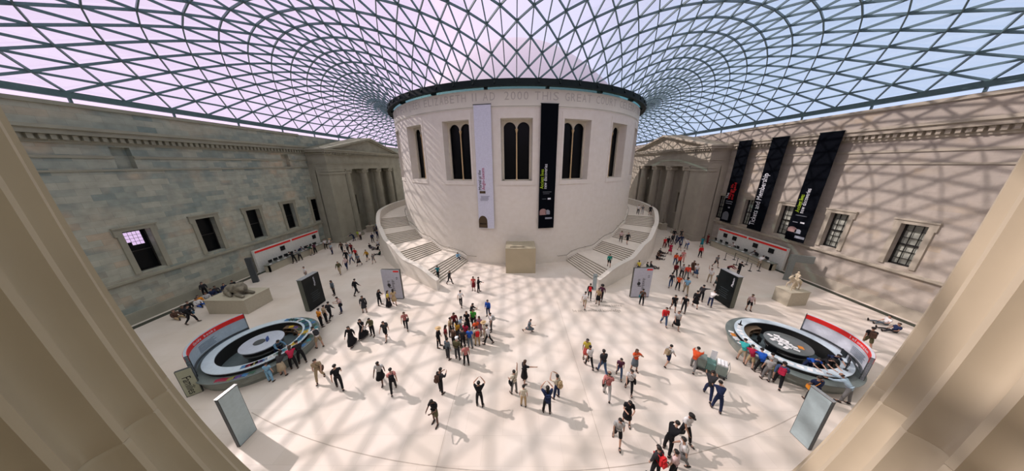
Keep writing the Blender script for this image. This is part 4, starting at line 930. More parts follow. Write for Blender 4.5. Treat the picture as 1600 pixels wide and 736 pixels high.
M_straw = plain('straw', (.55, .38, .20), .8); M_eyes = plain('eye', (.02, .015, .012), .3)
# angles in degrees from hanging straight down, forward positive: upper arm fwd, out, forearm fwd, out; thigh fwd, out, shank fwd
POSES = {
 'stand': dict(lean=2, head=6, arms=((6, 10, 16, 3), (-4, 11, 12, 4)), legs=((4, 4, 0), (-4, 5, -5))),
 'walk': dict(lean=5, head=8, arms=((-22, 9, -4, 4), (24, 9, 42, 0)), legs=((24, 3, 10), (-12, 3, -36))),
 'walkb': dict(lean=5, head=8, arms=((24, 9, 42, 0), (-22, 9, -4, 4)), legs=((-12, 3, -36), (24, 3, 10))),
 'phone': dict(lean=3, head=24, arms=((26, 12, 108, -24), (30, 12, 112, -24)), legs=((5, 5, 2), (-4, 5, -4))),
 'photo': dict(lean=0, head=2, arms=((84, 26, 150, -42), (88, 24, 152, -42)), legs=((3, 6, 2), (-3, 6, -3))),
 'armup': dict(lean=0, head=0, arms=((14, 12, 60, -10), (160, 14, 176, 6)), legs=((3, 5, 2), (-3, 5, -3))),
 'point': dict(lean=2, head=4, arms=((8, 12, 20, 2), (80, 22, 84, 26)), legs=((5, 5, 2), (-5, 5, -7))),
 'run': dict(lean=14, head=4, arms=((-45, 14, 30, 0), (40, 14, 100, -6)), legs=((52, 3, -6), (-26, 3, -84))),
 'lean': dict(lean=36, head=14, arms=((52, 14, 70, -6), (56, 12, 78, -8)), legs=((6, 6, 4), (-8, 6, -10))),
 'push': dict(lean=32, head=4, arms=((64, 10, 78, 0), (64, 10, 78, 0)), legs=((30, 4, 12), (-16, 4, -34))),
 'sit': dict(lean=-9, head=10, arms=((24, 12, 66, -16), (28, 12, 70, -18)), legs=((114, 8, 64), (101, 10, 82)), seat=True),
 'sitstep': dict(lean=6, head=14, arms=((34, 10, 70, -12), (34, 10, 74, -12)), legs=((84, 8, 4), (82, 9, 8)), seat=True)}
def dv(fwd, out, side):
    f_, o_ = radians(fwd), radians(out); return Vector((side * sin(o_), sin(f_) * cos(o_), -cos(f_) * cos(o_)))
def joints(p):
    d = POSES[p]; J = {}; up = Vector((0, sin(radians(d['lean'])), cos(radians(d['lean'])))); pel = Vector((0, 0, 0)); J['pel'] = pel
    J['waist'] = pel + Vector((0, .0, .10)) * .6 + up * .06; J['belly'] = pel + up * .22; J['chest'] = pel + up * .38; J['neckb'] = pel + up * .485
    hd = radians(d['lean'] * .5 + d['head']); hu = Vector((0, sin(hd), cos(hd))); J['neck'] = J['neckb'] + hu * .06; J['hc'] = J['neck'] + hu * .13 + Vector((0, .02, 0)); J['hu'] = hu
    for i, s in ((0, -1), (1, 1)):
        a_, l_ = d['arms'][i], d['legs'][i]
        sh = pel + up * .445 + Vector((s * .175, 0, 0)); el = sh + dv(a_[0], a_[1], s) * .285; wr = el + dv(a_[2], a_[3], s) * .245
        J['sh%d' % i], J['el%d' % i], J['wr%d' % i], J['hd%d' % i] = sh, el, wr, dv(a_[2], a_[3], s)
        hp = pel + Vector((s * .09, 0, -.04)); kn = hp + dv(l_[0], l_[1], s) * .42; an = kn + dv(l_[2], l_[1] * .5, s) * .41
        foot = max(min(l_[2] + 90, 115 if not d.get('seat') else 175), 40); tv = dv(foot, 4, s)
        J['hp%d' % i], J['kn%d' % i], J['an%d' % i], J['to%d' % i], J['tv%d' % i] = hp, kn, an, an + tv * .15 + Vector((0, 0, -.03 if not d.get('seat') else 0)), tv
    if d.get('seat'): off = .10
    else: off = -min(min(J['an%d' % i].z - .075, J['to%d' % i].z - .035) for i in (0, 1))
    for k in J:
        if k not in ('hu', 'hd0', 'hd1', 'tv0', 'tv1'): J[k] = J[k] + Vector((0, 0, off))
    return J
JN = {p: joints(p) for p in POSES}
def skin_mesh(name, verts, edges, root, sub=1, extra=None):
    bm = BM(); ly = bm.verts.layers.skin.verify(); vs = []
    for co, r_ in verts:
        v = bm.verts.new(co); v[ly].radius = (r_, r_); vs.append(v)
    vs[root][ly].use_root = True
    for a_, b_ in edges: bm.edges.new((vs[a_], vs[b_]))
    me = bpy.data.meshes.new('tmp'); bm.to_mesh(me); bm.free(); ob = bpy.data.objects.new('tmp', me); COL.objects.link(ob)
    md = ob.modifiers.new('k', 'SKIN'); md.branch_smoothing = .2
    if sub: sb = ob.modifiers.new('s', 'SUBSURF'); sb.levels = sub; sb.render_levels = sub
    me2 = bpy.data.meshes.new_from_object(ob.evaluated_get(bpy.context.evaluated_depsgraph_get())); bpy.data.objects.remove(ob)
    if extra:
        b2 = BM(); b2.from_mesh(me2); extra(b2); b2.to_mesh(me2); b2.free()
    for p in me2.polygons: p.use_smooth = True
    me2.name = name; me2.materials.clear(); me2.materials.append(M_eyes); return me2
MC = {}
def body_mesh(p):
    if ('body', p) in MC: return MC[('body', p)]
    J = JN[p]; V = [(J['pel'], .10), (J['belly'], .088), (J['chest'], .095), (J['neckb'] - Vector((0, 0, .01)), .055), (J['neck'], .048), (J['hc'] - J['hu'] * .055, .068), (J['hc'] + J['hu'] * .02, .088), (J['hc'] + J['hu'] * .085, .06)]
    E_ = [(0, 1), (1, 2), (2, 3), (3, 4), (4, 5), (5, 6), (6, 7)]
    for i in (0, 1):
        b = len(V); V += [(J['sh%d' % i] - Vector((0, 0, .008)), .046), (J['el%d' % i], .040), (J['wr%d' % i], .027), (J['wr%d' % i] + J['hd%d' % i] * .07, .032)]; E_ += [(2, b), (b, b + 1), (b + 1, b + 2), (b + 2, b + 3)]
        b = len(V); V += [(J['hp%d' % i], .085), (J['kn%d' % i], .055), ((J['kn%d' % i] + J['an%d' % i]) / 2, .05), (J['an%d' % i], .036), (J['to%d' % i], .032)]; E_ += [(0, b), (b, b + 1), (b + 1, b + 2), (b + 2, b + 3), (b + 3, b + 4)]
    def extra(b2):
        fw = Vector((0, J['hu'].z, -J['hu'].y)); rt = Vector((1, 0, 0))
        bmesh.ops.create_cone(b2, cap_ends=True, segments=6, radius1=.018, radius2=.006, depth=.035, matrix=frame(J['hc'] + fw * .092 - J['hu'] * .01, rt, -J['hu'], fw))
        bmesh.ops.create_icosphere(b2, subdivisions=1, radius=1, matrix=frame(J['hc'] + fw * .082 - J['hu'] * .048, rt, fw, J['hu']) @ Matrix.Diagonal((.022, .01, .007, 1)))
        for s in (-1, 1): bmesh.ops.create_icosphere(b2, subdivisions=1, radius=1, matrix=frame(J['hc'] + rt * s * .088 - J['hu'] * .005, rt, fw, J['hu']) @ Matrix.Diagonal((.012, .02, .03, 1)))
        for i, s in ((0, -1), (1, 1)):
            h = J['hd%d' % i]; palm = J['wr%d' % i] + h * .075; sd = h.cross(Vector((1, 0, 0))).normalized() if abs(h.x) < .9 else Vector((0, 1, 0)); nrm = Vector((-s, 0, 0)); nrm = (nrm - h * nrm.dot(h)).normalized()
            for k, ln in enumerate((.065, .075, .07, .055)):
                o = palm + sd * (.024 - .016 * k); tube(b2, [o, o + h * ln * .5 + nrm * .006, o + h * ln * .95 + nrm * .024], .0095, 5, taper=.007)
            tube(b2, [palm - h * .03 + sd * .022, palm + sd * .045 + nrm * .012, palm + h * .03 + sd * .05 + nrm * .022], .011, 5, taper=.008)
    MC[('body', p)] = skin_mesh('body', V, E_, 0, 1, extra); return MC[('body', p)]
def top_mesh(p, sl):
    if ('top', p, sl) in MC: return MC[('top', p, sl)]
    J = JN[p]; V = [(J['pel'] + Vector((0, 0, -.05)), .15), (J['waist'] + Vector((0, 0, .02)), .135), (J['belly'], .13), (J['chest'], .155), (J['neckb'] + Vector((0, 0, .005)), .095)]; E_ = [(0, 1), (1, 2), (2, 3), (3, 4)]
    for i, s in ((0, -1), (1, 1)):
        b = len(V); sh, el, wr = J['sh%d' % i], J['el%d' % i], J['wr%d' % i]; V.append((sh, .084)); E_.append((3, b))
        if sl == 'l': V += [(el, .058), (el.lerp(wr, .85), .042)]; E_ += [(b, b + 1), (b + 1, b + 2)]
        else: V += [(sh.lerp(el, .68), .062)]; E_ += [(b, b + 1)]
        b = len(V); V.append((J['pel'] + Vector((s * .075, 0, -.01)), .10)); E_.append((0, b))
    MC[('top', p, sl)] = skin_mesh('top', V, E_, 2, 1); return MC[('top', p, sl)]
def bottom_mesh(p, kind):
    if ('bot', p, kind) in MC: return MC[('bot', p, kind)]
    J = JN[p]
    if kind in ('tr', 'sh'):
        V = [(J['waist'] + Vector((0, 0, .04)), .118), (J['pel'], .125)]; E_ = [(0, 1)]
        for i in (0, 1):
            b = len(V); hp, kn, an = J['hp%d' % i], J['kn%d' % i], J['an%d' % i]
            V.append((hp, .10)); E_.append((1, b))
            if kind == 'tr': V += [(kn, .073), (kn.lerp(an, .93), .058)]; E_ += [(b, b + 1), (b + 1, b + 2)]
            else: V += [(hp.lerp(kn, .9), .088)]; E_ += [(b, b + 1)]
        me = skin_mesh('trousers', V, E_, 1, 1)
    else:
        lowk = (J['kn0'] + J['kn1']) / 2; lowa = (J['an0'] + J['an1']) / 2; t_ = .95 if kind == 'sk' else 1
        path = [(J['pel'] + Vector((0, 0, .12)), .13, .105), (J['pel'], .165, .135), (J['pel'].lerp(lowk, .5), .19, .17), (lowk, .2 + abs(J['kn0'].y - J['kn1'].y) * .15, .17 + abs(J['kn0'].y - J['kn1'].y) * .5)]
        if kind == 'sk2': path += [(lowk.lerp(lowa, .5), .22, .2 + abs(J['an0'].y - J['an1'].y) * .4), (lowk.lerp(lowa, .85), .24, .22 + abs(J['an0'].y - J['an1'].y) * .45)]
        bm = BM(); n = 20; rings = []
        for i, (c_, rx, ry) in enumerate(path): rings.append([bm.verts.new(c_ + Vector((rx * cos(2 * pi * k / n) * (1 + (.05 if k % 2 else 0) * i / 4), ry * sin(2 * pi * k / n) * (1 + (.05 if k % 2 else 0) * i / 4), 0))) for k in range(n)])
        for A, B in zip(rings, rings[1:]):
            for k in range(n): bm.faces.new((A[k], A[(k + 1) % n], B[(k + 1) % n], B[k]))
        bm.faces.new(rings[0]); bm.faces.new(rings[-1][::-1]); bmesh.ops.recalc_face_normals(bm, faces=bm.faces)
        me = bpy.data.meshes.new('skirt'); bm.to_mesh(me); bm.free(); me.materials.append(M_eyes)
        for q in me.polygons: q.use_smooth = True
    MC[('bot', p, kind)] = me; return me
def head_frame(p):
    J = JN[p]; return frame(J['hc'], (1, 0, 0), (0, J['hu'].z, -J['hu'].y), J['hu'])
def hair_mesh(kind, p):
    if ('hair', kind, p) in MC: return MC[('hair', kind, p)]
    bm = BM(); H = head_frame(p)
    def el(c_, r_, sub=3, cut=None):
        g = bmesh.ops.create_icosphere(bm, subdivisions=sub, radius=1, matrix=H @ Matrix.Translation(c_) @ Matrix.Diagonal(tuple(r_) + (1,)))
        if cut: bmesh.ops.delete(bm, geom=[v for v in g['verts'] if cut(H.inverted() @ v.co)], context='VERTS')
    front = lambda c_: c_.y > .03 and c_.z < .052
    if kind == 'b': el((0, -.02, -.03), (.093, .088, .05), 3, lambda c_: c_.y > 0)
    elif kind in ('s', 'c', 'c2', 'h', 'm'): el((0, -.012, .022), (.094, .103, .090), 3, lambda c_: front(c_) or c_.z < -.065)
    elif kind == 'l':
        el((0, -.012, .022), (.096, .106, .092), 3, front); el((0, -.07, -.08), (.082, .045, .14)); el((0, -.085, -.19), (.062, .032, .09))
    elif kind == 'a': el((0, -.02, .045), (.165, .16, .15), 3, lambda c_: c_.y > .07 and c_.z < .04)
    if kind in ('c', 'c2'):
        el((0, 0, .055), (.112, .12, .075), 3, lambda c_: c_.z < .04); el((0, .12, .045), (.07, .07, .008))
    if kind == 'h':
        el((0, 0, .06), (.11, .115, .085), 3, lambda c_: c_.z < .04); el((0, 0, .045), (.22, .22, .014))
    me = bpy.data.meshes.new('hair'); bm.to_mesh(me); bm.free(); me.materials.append(M_eyes)
    for q in me.polygons: q.use_smooth = True
    MC[('hair', kind, p)] = me; return me
def shoe_mesh(p, i):
    if ('shoe', p, i) in MC: return MC[('shoe', p, i)]
    J = JN[p]; an, to, tv = J['an%d' % i], J['to%d' % i], J['tv%d' % i]
    bm = BM(); a_ = an - tv * .05; b_ = to + tv * .05; up = Vector((1, 0, 0)).cross((b_ - a_).normalized())
    M = frame(a_.lerp(b_, .5) - up * .03, (1, 0, 0), (b_ - a_).normalized(), up); L_ = (b_ - a_).length
    bmesh.ops.create_icosphere(bm, subdivisions=3, radius=1, matrix=M @ Matrix.Diagonal((.05, L_ * .58, .042, 1)))
    bmesh.ops.create_icosphere(bm, subdivisions=2, radius=1, matrix=M @ Matrix.Translation((0, -L_ * .2, .03)) @ Matrix.Diagonal((.048, .07, .05, 1)))
    me = bpy.data.meshes.new('shoe'); bm.to_mesh(me); bm.free(); me.materials.append(M_shoe)
    for q in me.polygons: q.use_smooth = True
    MC[('shoe', p, i)] = me; return me
def eyes_mesh(p):
    if ('eyes', p) in MC: return MC[('eyes', p)]
    bm = BM(); H = head_frame(p)
    for s in (-1, 1): bmesh.ops.create_icosphere(bm, subdivisions=1, radius=.011, matrix=H @ Matrix.Translation((s * .032, .083, .012)))
    me = bpy.data.meshes.new('eyes'); bm.to_mesh(me); bm.free(); me.materials.append(M_eyes); MC[('eyes', p)] = me; return me
def bag_mesh(kind, p):
    if ('bag', kind, p) in MC: return MC[('bag', kind, p)]
    J = JN[p]; bm = BM(); d = POSES[p]
    if kind == 'b':
        up = (J['chest'] - J['pel']).normalized(); bk = Vector((1, 0, 0)).cross(up) * -1
        bk = Vector((0, -up.z, up.y)); c_ = J['pel'].lerp(J['chest'], .72) + bk * .20
        M = frame(c_, (1, 0, 0), -bk, up); box(bm, -.14, .14, -.085, .085, -.22, .2, M=M); bmesh.ops.bevel(bm, geom=bm.edges[:], offset=.05, segments=3, affect='EDGES')
        box(bm, -.1, .1, -.125, -.08, -.18, .0, M=M)
        for s in (-1, 1): tube(bm, [M @ Vector((s * .09, .06, .17)), M @ Vector((s * .1, .19, .21)), M @ Vector((s * .1, .33, .12)), M @ Vector((s * .11, .30, -.06)), M @ Vector((s * .1, .08, -.18))], .018, 6)
    else:
        c_ = J['pel'] + Vector((-.23, .02, -.04)); M = frame(c_, (1, 0, 0), (0, 1, 0), (0, 0, 1)); box(bm, -.05, .05, -.15, .15, -.13, .12, M=M); bmesh.ops.bevel(bm, geom=bm.edges[:], offset=.03, segments=2, affect='EDGES')
        sh = J['sh1']; tube(bm, [c_ + Vector((0, .12, .1)), J['chest'] + Vector((-.08, .155, -.02)), sh + Vector((-.03, .0, .085)), J['chest'] + Vector((-.08, -.155, 0)), c_ + Vector((0, -.12, .1))], .012, 6)
    me = bpy.data.meshes.new('bag'); bm.to_mesh(me); bm.free(); me.materials.append(M_eyes); MC[('bag', kind, p)] = me; return me
def part(nm, me, mat, parent):
    o = bpy.data.objects.new(nm, me); COL.objects.link(o); o.parent = parent
    o.material_slots[0].link = 'OBJECT'; o.material_slots[0].material = mat; return o
PEOPLE = [
 (-31.1, -18.33, 0.0, 270, 'lean', 1, 's', 1, 't', 'darkgreen', 'tr', 'beige', '', '', 'person in dark green top and beige trousers leaning over the left wall counter'),
 (-31.18, -17.61, 0.0, 270, 'stand', 1, 'l', 1, 't', 'plum', 'tr', 'black', '', '', 'person in plum top standing at the far end of the left wall counter'),
 (-31.09, -15.59, 0.0, 120, 'stand', 1, 's', 1, 's', 'white', 'tr', 'black', '', '', 'person in white shirt and dark trousers just past the end of the left counter'),
 (-30.51, -15.44, 0.0, 60, 'phone', 1, 'h', 1, 's', 'white', 'tr', 'grey', '', '', 'person in a pale broad hat beside the end of the left counter'),
 (-28.34, -17.91, 0.0, 200, 'stand', 1, 's', 1, 's', 'paleblue', 'tr', 'navy', '', '', 'person in pale blue shirt and navy trousers walking away from the left counter'),
 (-31.1, -21.32, 0.0, 270, 'lean', 1.05, 's', 1, 'l', 'black', 'tr', 'black', '', '', 'person in black leaning over the middle of the left wall counter'),
 (-31.1, -20.4, 0.0, 270, 'lean', 1, 's', 1, 't', 'grey', 'tr', 'black', '', '', 'person in grey top and black trousers leaning over the left wall counter'),
 (-25.11, -26.34, 0.0, 200, 'stand', 1, 's', 1, 't', 'white', 'tr', 'grey', '', '', 'person in white top half hidden behind the left black display block'),
 (-28.95, -10.48, 0.0, 170, 'stand', 1, 's', 2, 't', 'lime', 'sh', 'tan', '', '', 'person in lime top near the foot of the left portico'),
 (-28.44, -10.68, 0.0, 190, 'stand', 1, 's', 1, 't', 'white', 'tr', 'black', '', '', 'person in white top beside the one in lime by the left portico'),
 (-29.2, -11.41, 0.0, 250, 'lean', 0.95, 's', 1, 'l', 'navy', 'tr', 'navy', '', '', 'person in dark navy right beside the far left pale totem'),
 (-27.35, -17.1, 0.0, 160, 'walk', 1, 'l', 2, 'l', 'brown', 'tr', 'black', '', '', 'person in dark brown leftmost at the back of the group near the left stair'),
 (-26.21, -17.39, 0.0, 170, 'walk', 1, 's', 1, 't', 'grey', 'tr', 'black', '', '', 'person in grey top at the back of the group near the left stair'),
 (-25.42, -17.67, 0.0, 180, 'walk', 1, 'l', 2, 't', 'darkred', 'tr', 'black', '', '', 'person in dark red top at the back of the group near the left stair'),
 (-23.88, -21.05, 0.0, 175, 'walk', 1.05, 's', 1, 'l', 'black', 'tr', 'black', '', '', 'person in black in the middle of the group near the left stair'),
 (-22.82, -21.62, 0.0, 180, 'walkb', 1, 's', 1, 't', 'paleblue', 'tr', 'navy', '', '', 'person in light blue top and navy trousers in the group near the left stair'),
 (-22.26, -23.49, 0.0, 165, 'walk', 1, 's', 1, 't', 'palepink', 'tr', 'navy', '', '', 'person in pale pink top with dark trousers in front of the one in black'),
 (-23.24, -20.01, 0.0, 190, 'walk', 1, 's', 2, 't', 'red', 'tr', 'black', '', '', 'person in red top walking in the group near the left stair'),
 (-21.41, -22.24, 0.0, 180, 'walkb', 1, 'l', 2, 't', 'slate', 'sk', 'black', '', '', 'person in slate blue top and black skirt in front of the one in red'),
 (-21.22, -20.64, 0.0, 200, 'walk', 1, 's', 1, 'l', 'mustard', 'sh', 'black', '', '', 'person in mustard jacket and black shorts left of the left stair'),
 (-19.82, -21.54, 0.0, 170, 'walkb', 0.85, 's', 1, 't', 'grey', 'sh', 'grey', '', '', 'small child in grey walking beside the left stair wall'),
 (-22.15, -24.9, 0.0, 160, 'walk', 1.02, 's', 1, 'l', 'olive', 'tr', 'beige', 'b', 'olive', 'person in olive jacket and beige trousers striding toward the camera'),
 (-24.01, -15.37, 0.0, 100, 'sit', 1, 's', 1, 'l', 'black', 'tr', 'navy', '', '', 'person in black sitting apart from the row by the left stair wall'),
 (-25.24, -12.39, 0.0, 120, 'stand', 1, 's', 1, 'l', 'navy', 'tr', 'black', '', '', 'person in navy standing near the left stair wall'),
 (-23.71, -13.61, 0.0, 150, 'sit', 1, 's', 1, 't', 'white', 'tr', 'navy', '', '', 'person in white top sitting against the left stair wall'),
 (-25.58, -10.15, 0.0, 100, 'stand', 1, 'l', 1, 'l', 'navy', 'tr', 'navy', '', '', 'person in navy top standing close to the left stair wall'),
 (-22.32, -16.05, 0.0, 260, 'sit', 1, 's', 1, 'l', 'black', 'tr', 'black', '', '', 'person in black sitting against the left stair wall beside one with legs out'),
 (-20.75, -18.35, 0.0, 260, 'sit', 1, 's', 1, 'l', 'darkgreen', 'tr', 'black', '', '', 'person sitting nearest the camera against the left stair wall'),
 (-27.79, -7.2, 0.0, 150, 'stand', 1, 's', 2, 't', 'grey', 'tr', 'black', '', '', 'person in grey top standing in the crowd at the back of the left stair wall'),
 (-28.92, -4.47, 0.0, 200, 'stand', 1, 's', 1, 't', 'paleblue', 'tr', 'navy', '', '', 'person in pale blue top farthest back by the left stair wall'),
 (-29.28, -3.96, 0.0, 200, 'sit', 1, 's', 1, 'l', 'black', 'tr', 'black', '', '', 'person in black sitting at the foot of the stone pedestal on the left'),
 (-19.28, -29.82, 0.0, 200, 'stand', 1, 'l', 2, 'l', 'slate', 'tr', 'black', '', '', 'person with long hair in slate cardigan and black trousers facing the camera'),
 (-16.96, -29.77, 0.0, 20, 'walk', 1.06, 's', 1, 'l', 'black', 'tr', 'black', '', '', 'tall person all in black with short hair walking in front of the left banner stand'),
 (-16.33, -32.9, 0.0, 220, 'phone', 1, 's', 1, 't', 'palepink', 'tr', 'navy', 's', 'black', 'person in pale pink top and navy jeans with a dark shoulder bag'),
 (-14.23, -32.81, 0.0, 150, 'stand', 1, 'l', 2, 'l', 'charcoal', 'sk', 'charcoal', 's', 'black', 'person with long hair in charcoal cardigan and skirt carrying a dark bag'),
 (-13.42, -31.7, 0.0, 90, 'phone', 1, 'l', 1, 'l', 'black', 'tr', 'black', '', '', 'person with long hair all in black left of the pale banner stand'),
 (-12.39, -31.96, 0.0, 60, 'stand', 1, 'l', 1, 't', 'yellow', 'sk2', 'black', '', '', 'person in yellow top and long black skirt in front of the left pale banner stand'),
 (-12.0, -31.65, 0.0, 330, 'walk', 0.98, 'l', 1, 't', 'tan', 'sk', 'tan', '', '', 'person in tan dress in front of the left pale banner stand'),
 (-16.63, -34.86, 0.0, 20, 'stand', 1.02, 's', 1, 't', 'orange', 'tr', 'black', '', '', 'person in orange top and black trousers beside the left round desk'),
 (-16.61, -34.36, 0.0, 20, 'stand', 1, 's', 1, 't', 'beige', 'tr', 'black', '', '', 'person in beige top between the one in orange and the one in patterned top'),
 (-16.61, -33.86, 0.0, 0, 'walk', 1, 's', 1, 'l', 'charcoal', 'tr', 'black', '', '', 'person in charcoal top rightmost of the trio beside the left round desk'),
 (-12.63, -36.97, 0.0, 170, 'walk', 1, 'l', 1, 'l', 'black', 'sk2', 'black', '', '', 'person in long black dress leftmost of the four walking toward the camera'),
 (-12.27, -36.15, 0.0, 180, 'walkb', 1.02, 'l', 1, 't', 'black', 'sk2', 'black', 's', 'white', 'person in long black dress with a white handbag, second of the four walking'),
 (-11.66, -35.95, 0.0, 180, 'phone', 1, 's', 2, 'l', 'olive', 'tr', 'black', '', '', 'person in olive jacket with hands at the chest, third of the four walking'),
 (-10.34, -36.39, 0.0, 180, 'walk', 1, 's', 1, 't', 'charcoal', 'sh', 'black', 'b', 'charcoal', 'person in charcoal top and black shorts, rightmost of the four walking'),
 (-9.31, -35.21, 0.0, 160, 'walk', 1, 'l', 1, 't', 'palered', 'tr', 'black', 's', 'black', 'person in reddish check top with a black handbag walking alone'),
 (-12.62, -40.06, 0.0, 150, 'walkb', 1.02, 's', 1, 't', 'khaki', 'tr', 'khaki', 's', 'brown', 'person all in khaki with a brown shoulder bag beside the left round desk'),
 (-10.96, -40.65, 0.0, 320, 'walk', 1.05, 's', 1, 't', 'black', 'tr', 'black', '', '', 'person in black shirt and trousers striding away beside the one in khaki'),
 (-8.64, -40.21, 0.0, 170, 'walk', 1, 's', 3, 't', 'lightgrey', 'sk', 'black', '', '', 'person in light grey tee and black skirt walking'),
 (-7.57, -40.83, 0.0, 330, 'walkb', 1, 's', 1, 't', 'pink', 'tr', 'black', 'b', 'black', 'person in pink top with a black backpack and black trousers'),
 (-4.72, -40.87, 0.0, 30, 'phone', 1.02, 's', 2, 'l', 'charcoal', 'tr', 'black', 'b', 'brown', 'person in charcoal with a brown backpack holding a camera'),
 (-4.48, -42.61, 0.0, 200, 'phone', 1.03, 's', 3, 't', 'black', 'sh', 'olive', '', '', 'person in black top and olive shorts nearest the camera on the left'),
 (-7.7, -27.53, 0.0, 110, 'walk', 1, 's', 1, 'l', 'charcoal', 'tr', 'black', '', '', 'person in charcoal walking off the bottom of the left stair'),
 (-4.73, -28.97, 0.0, 180, 'stand', 0.98, 'l', 2, 't', 'coral', 'sk', 'darkred', '', '', 'person in coral top standing beside the one pointing in the centre'),
 (-4.16, -29.28, 0.0, 90, 'point', 1.03, 's', 1, 'l', 'black', 'tr', 'black', '', '', 'person in black pointing to the right below the plain stone block'),
 (-5.47, -31.96, 0.0, 0, 'walk', 1, 's', 1, 's', 'white', 'tr', 'black', '', '', 'person in white shirt and black trousers behind the tour group'),
 (-2.69, -33.5, 0.0, 200, 'stand', 1, 's', 1, 'l', 'blue', 'tr', 'navy', '', '', 'person in bright blue jacket right behind the tour group'),
 (-5.97, -37.18, 0.0, 90, 'stand', 1, 'h', 1, 'l', 'black', 'tr', 'black', '', '', 'person in straw hat and black clothes at the left edge of the tour group'),
 (-5.48, -36.95, 0.0, 60, 'stand', 1, 'l', 2, 't', 'darkred', 'tr', 'charcoal', '', '', 'person with long hair in dark red top at the left of the tour group'),
 (-4.99, -38.3, 0.0, 30, 'stand', 1, 's', 1, 'l', 'slate', 'tr', 'charcoal', 's', 'black', 'person in slate jacket with a black bag at the front left of the tour group'),
 (-4.31, -38.33, 0.0, 10, 'stand', 1.05, 'c', 1, 'l', 'olive', 'tr', 'charcoal', '', '', 'person in olive jacket and white cap at the front of the tour group'),
 (-3.6, -38.85, 0.0, 340, 'stand', 0.97, 's', 1, 't', 'palered', 'tr', 'black', '', '', 'person in pale red check top closest to the camera in the tour group'),
 (-5.4, -36.01, 0.0, 90, 'stand', 1, 's', 1, 't', 'tan', 'tr', 'black', '', '', 'person in tan top at the back left of the tour group'),
 (-5.23, -35.37, 0.0, 150, 'stand', 1, 'l', 2, 'l', 'darkred', 'tr', 'black', '', '', 'person with long hair in dark red jacket at the back of the tour group'),
 (-4.65, -35.83, 0.0, 100, 'phone', 1, 's', 1, 't', 'paleblue', 'tr', 'slate', '', '', 'person in pale blue top in the back of the tour group'),
 (-4.23, -35.17, 0.0, 180, 'stand', 1, 'l', 1, 't', 'black', 'sk2', 'black', '', '', 'person with long hair in black dress in the back of the tour group'),
 (-3.73, -34.93, 0.0, 190, 'stand', 1.03, 's', 1, 't', 'green', 'tr', 'black', '', '', 'person in bright green top facing the tour group'),
 (-4.02, -34.13, 0.0, 100, 'phone', 1.04, 's', 1, 'l', 'black', 'tr', 'black', '', '', 'person in black right behind the one in bright green'),
 (-3.1, -35.83, 0.0, 200, 'stand', 1, 'l', 2, 't', 'mauve', 'sk', 'mauve', '', '', 'person in mauve dress at the back right of the tour group'),
 (-2.64, -36.44, 0.0, 250, 'stand', 0.98, 'h', 1, 't', 'cream', 'tr', 'cream', '', '', 'person in cream with a yellow straw hat at the right of the tour group'),
 (-2.24, -35.45, 0.0, 250, 'stand', 1.02, 's', 1, 't', 'white', 'tr', 'charcoal', 'b', 'lightgrey', 'person in white with a pale backpack at the right edge of the tour group'),
 (-2.31, -36.91, 0.0, 280, 'walk', 1.02, 's', 1, 'l', 'white', 'tr', 'black', '', '', 'person in white shirt with one leg striding out at the right of the tour group'),
 (-3.3, -36.3, 0.0, 330, 'stand', 1, 's', 2, 't', 'orangered', 'tr', 'charcoal', '', '', 'person in orange red top in the middle of the tour group'),
 (-4.05, -36.64, 0.0, 20, 'stand', 1, 'l', 1, 't', 'crimson', 'tr', 'black', '', '', 'person in crimson top in the middle of the tour group'),
 (-3.12, -37.05, 0.0, 340, 'stand', 0.98, 's', 1, 't', 'cream', 'tr', 'tan', 'b', 'red', 'person in cream top and tan trousers with a red pack in the tour group'),
 (-3.62, -37.27, 0.0, 0, 'stand', 1, 's', 1, 't', 'blue', 'tr', 'slate', '', '', 'person in blue top and slate trousers in the front of the tour group'),
 (-4.13, -37.34, 0.0, 10, 'stand', 1.02, 's', 1, 't', 'charcoal', 'tr', 'black', '', '', 'person in charcoal top and black trousers in the front of the tour group'),
 (-4.83, -37.21, 0.0, 30, 'stand', 1, 's', 1, 't', 'brown', 'tr', 'black', '', '', 'person in brown top behind the one in olive jacket'),
 (-4.71, -36.47, 0.0, 30, 'stand', 1, 'l', 1, 't', 'mustard', 'tr', 'charcoal', '', '', 'person in mustard top in the thick of the tour group'),
 (0.82, -35.56, 0.0, 100, 'run', 0.8, 's', 1, 't', 'slate', 'sk', 'slate', '', '', 'child in slate dress running alone in the centre'),
 (0.26, -40.19, 0.0, 60, 'point', 1, 'l', 1, 't', 'black', 'sk', 'black', '', '', 'person in black dress holding one arm out to the right'),
 (-0.37, -40.9, 0.0, 330, 'armup', 1, 's', 1, 't', 'cream', 'tr', 'grey', 's', 'black', 'person in cream top and grey trousers with one arm raised high'),
 (-2.3, -41.68, 0.0, 0, 'photo', 1.03, 's', 1, 'v', 'black', 'tr', 'black', '', '', 'person in black and white top holding a camera up to the face'),
 (0.15, -41.67, 0.0, 0, 'stand', 0.85, 's', 1, 't', 'cream', 'tr', 'tan', '', '', 'child in cream top and tan trousers in the centre foreground'),
 (1.41, -42.04, 0.0, 0, 'photo', 1.08, 'l', 1, 't', 'navy', 'tr', 'black', 'b', 'navy', 'tall person with a navy backpack and black trousers seen from behind'),
 (2.08, -41.19, 0.0, 320, 'photo', 1, 's', 1, 't', 'cream', 'tr', 'navy', 'b', 'tan', 'person in cream with a tan backpack photographing beside the navy backpack'),
 (4.61, -38.31, 0.0, 190, 'stand', 1, 'l', 2, 't', 'yellow', 'sk', 'coral', '', '', 'person in yellow top and coral skirt half hidden behind another'),
 (4.62, -39.03, 0.0, 350, 'walk', 1, 's', 2, 't', 'white', 'tr', 'black', '', '', 'person in white top and black cropped trousers in front of the one in yellow'),
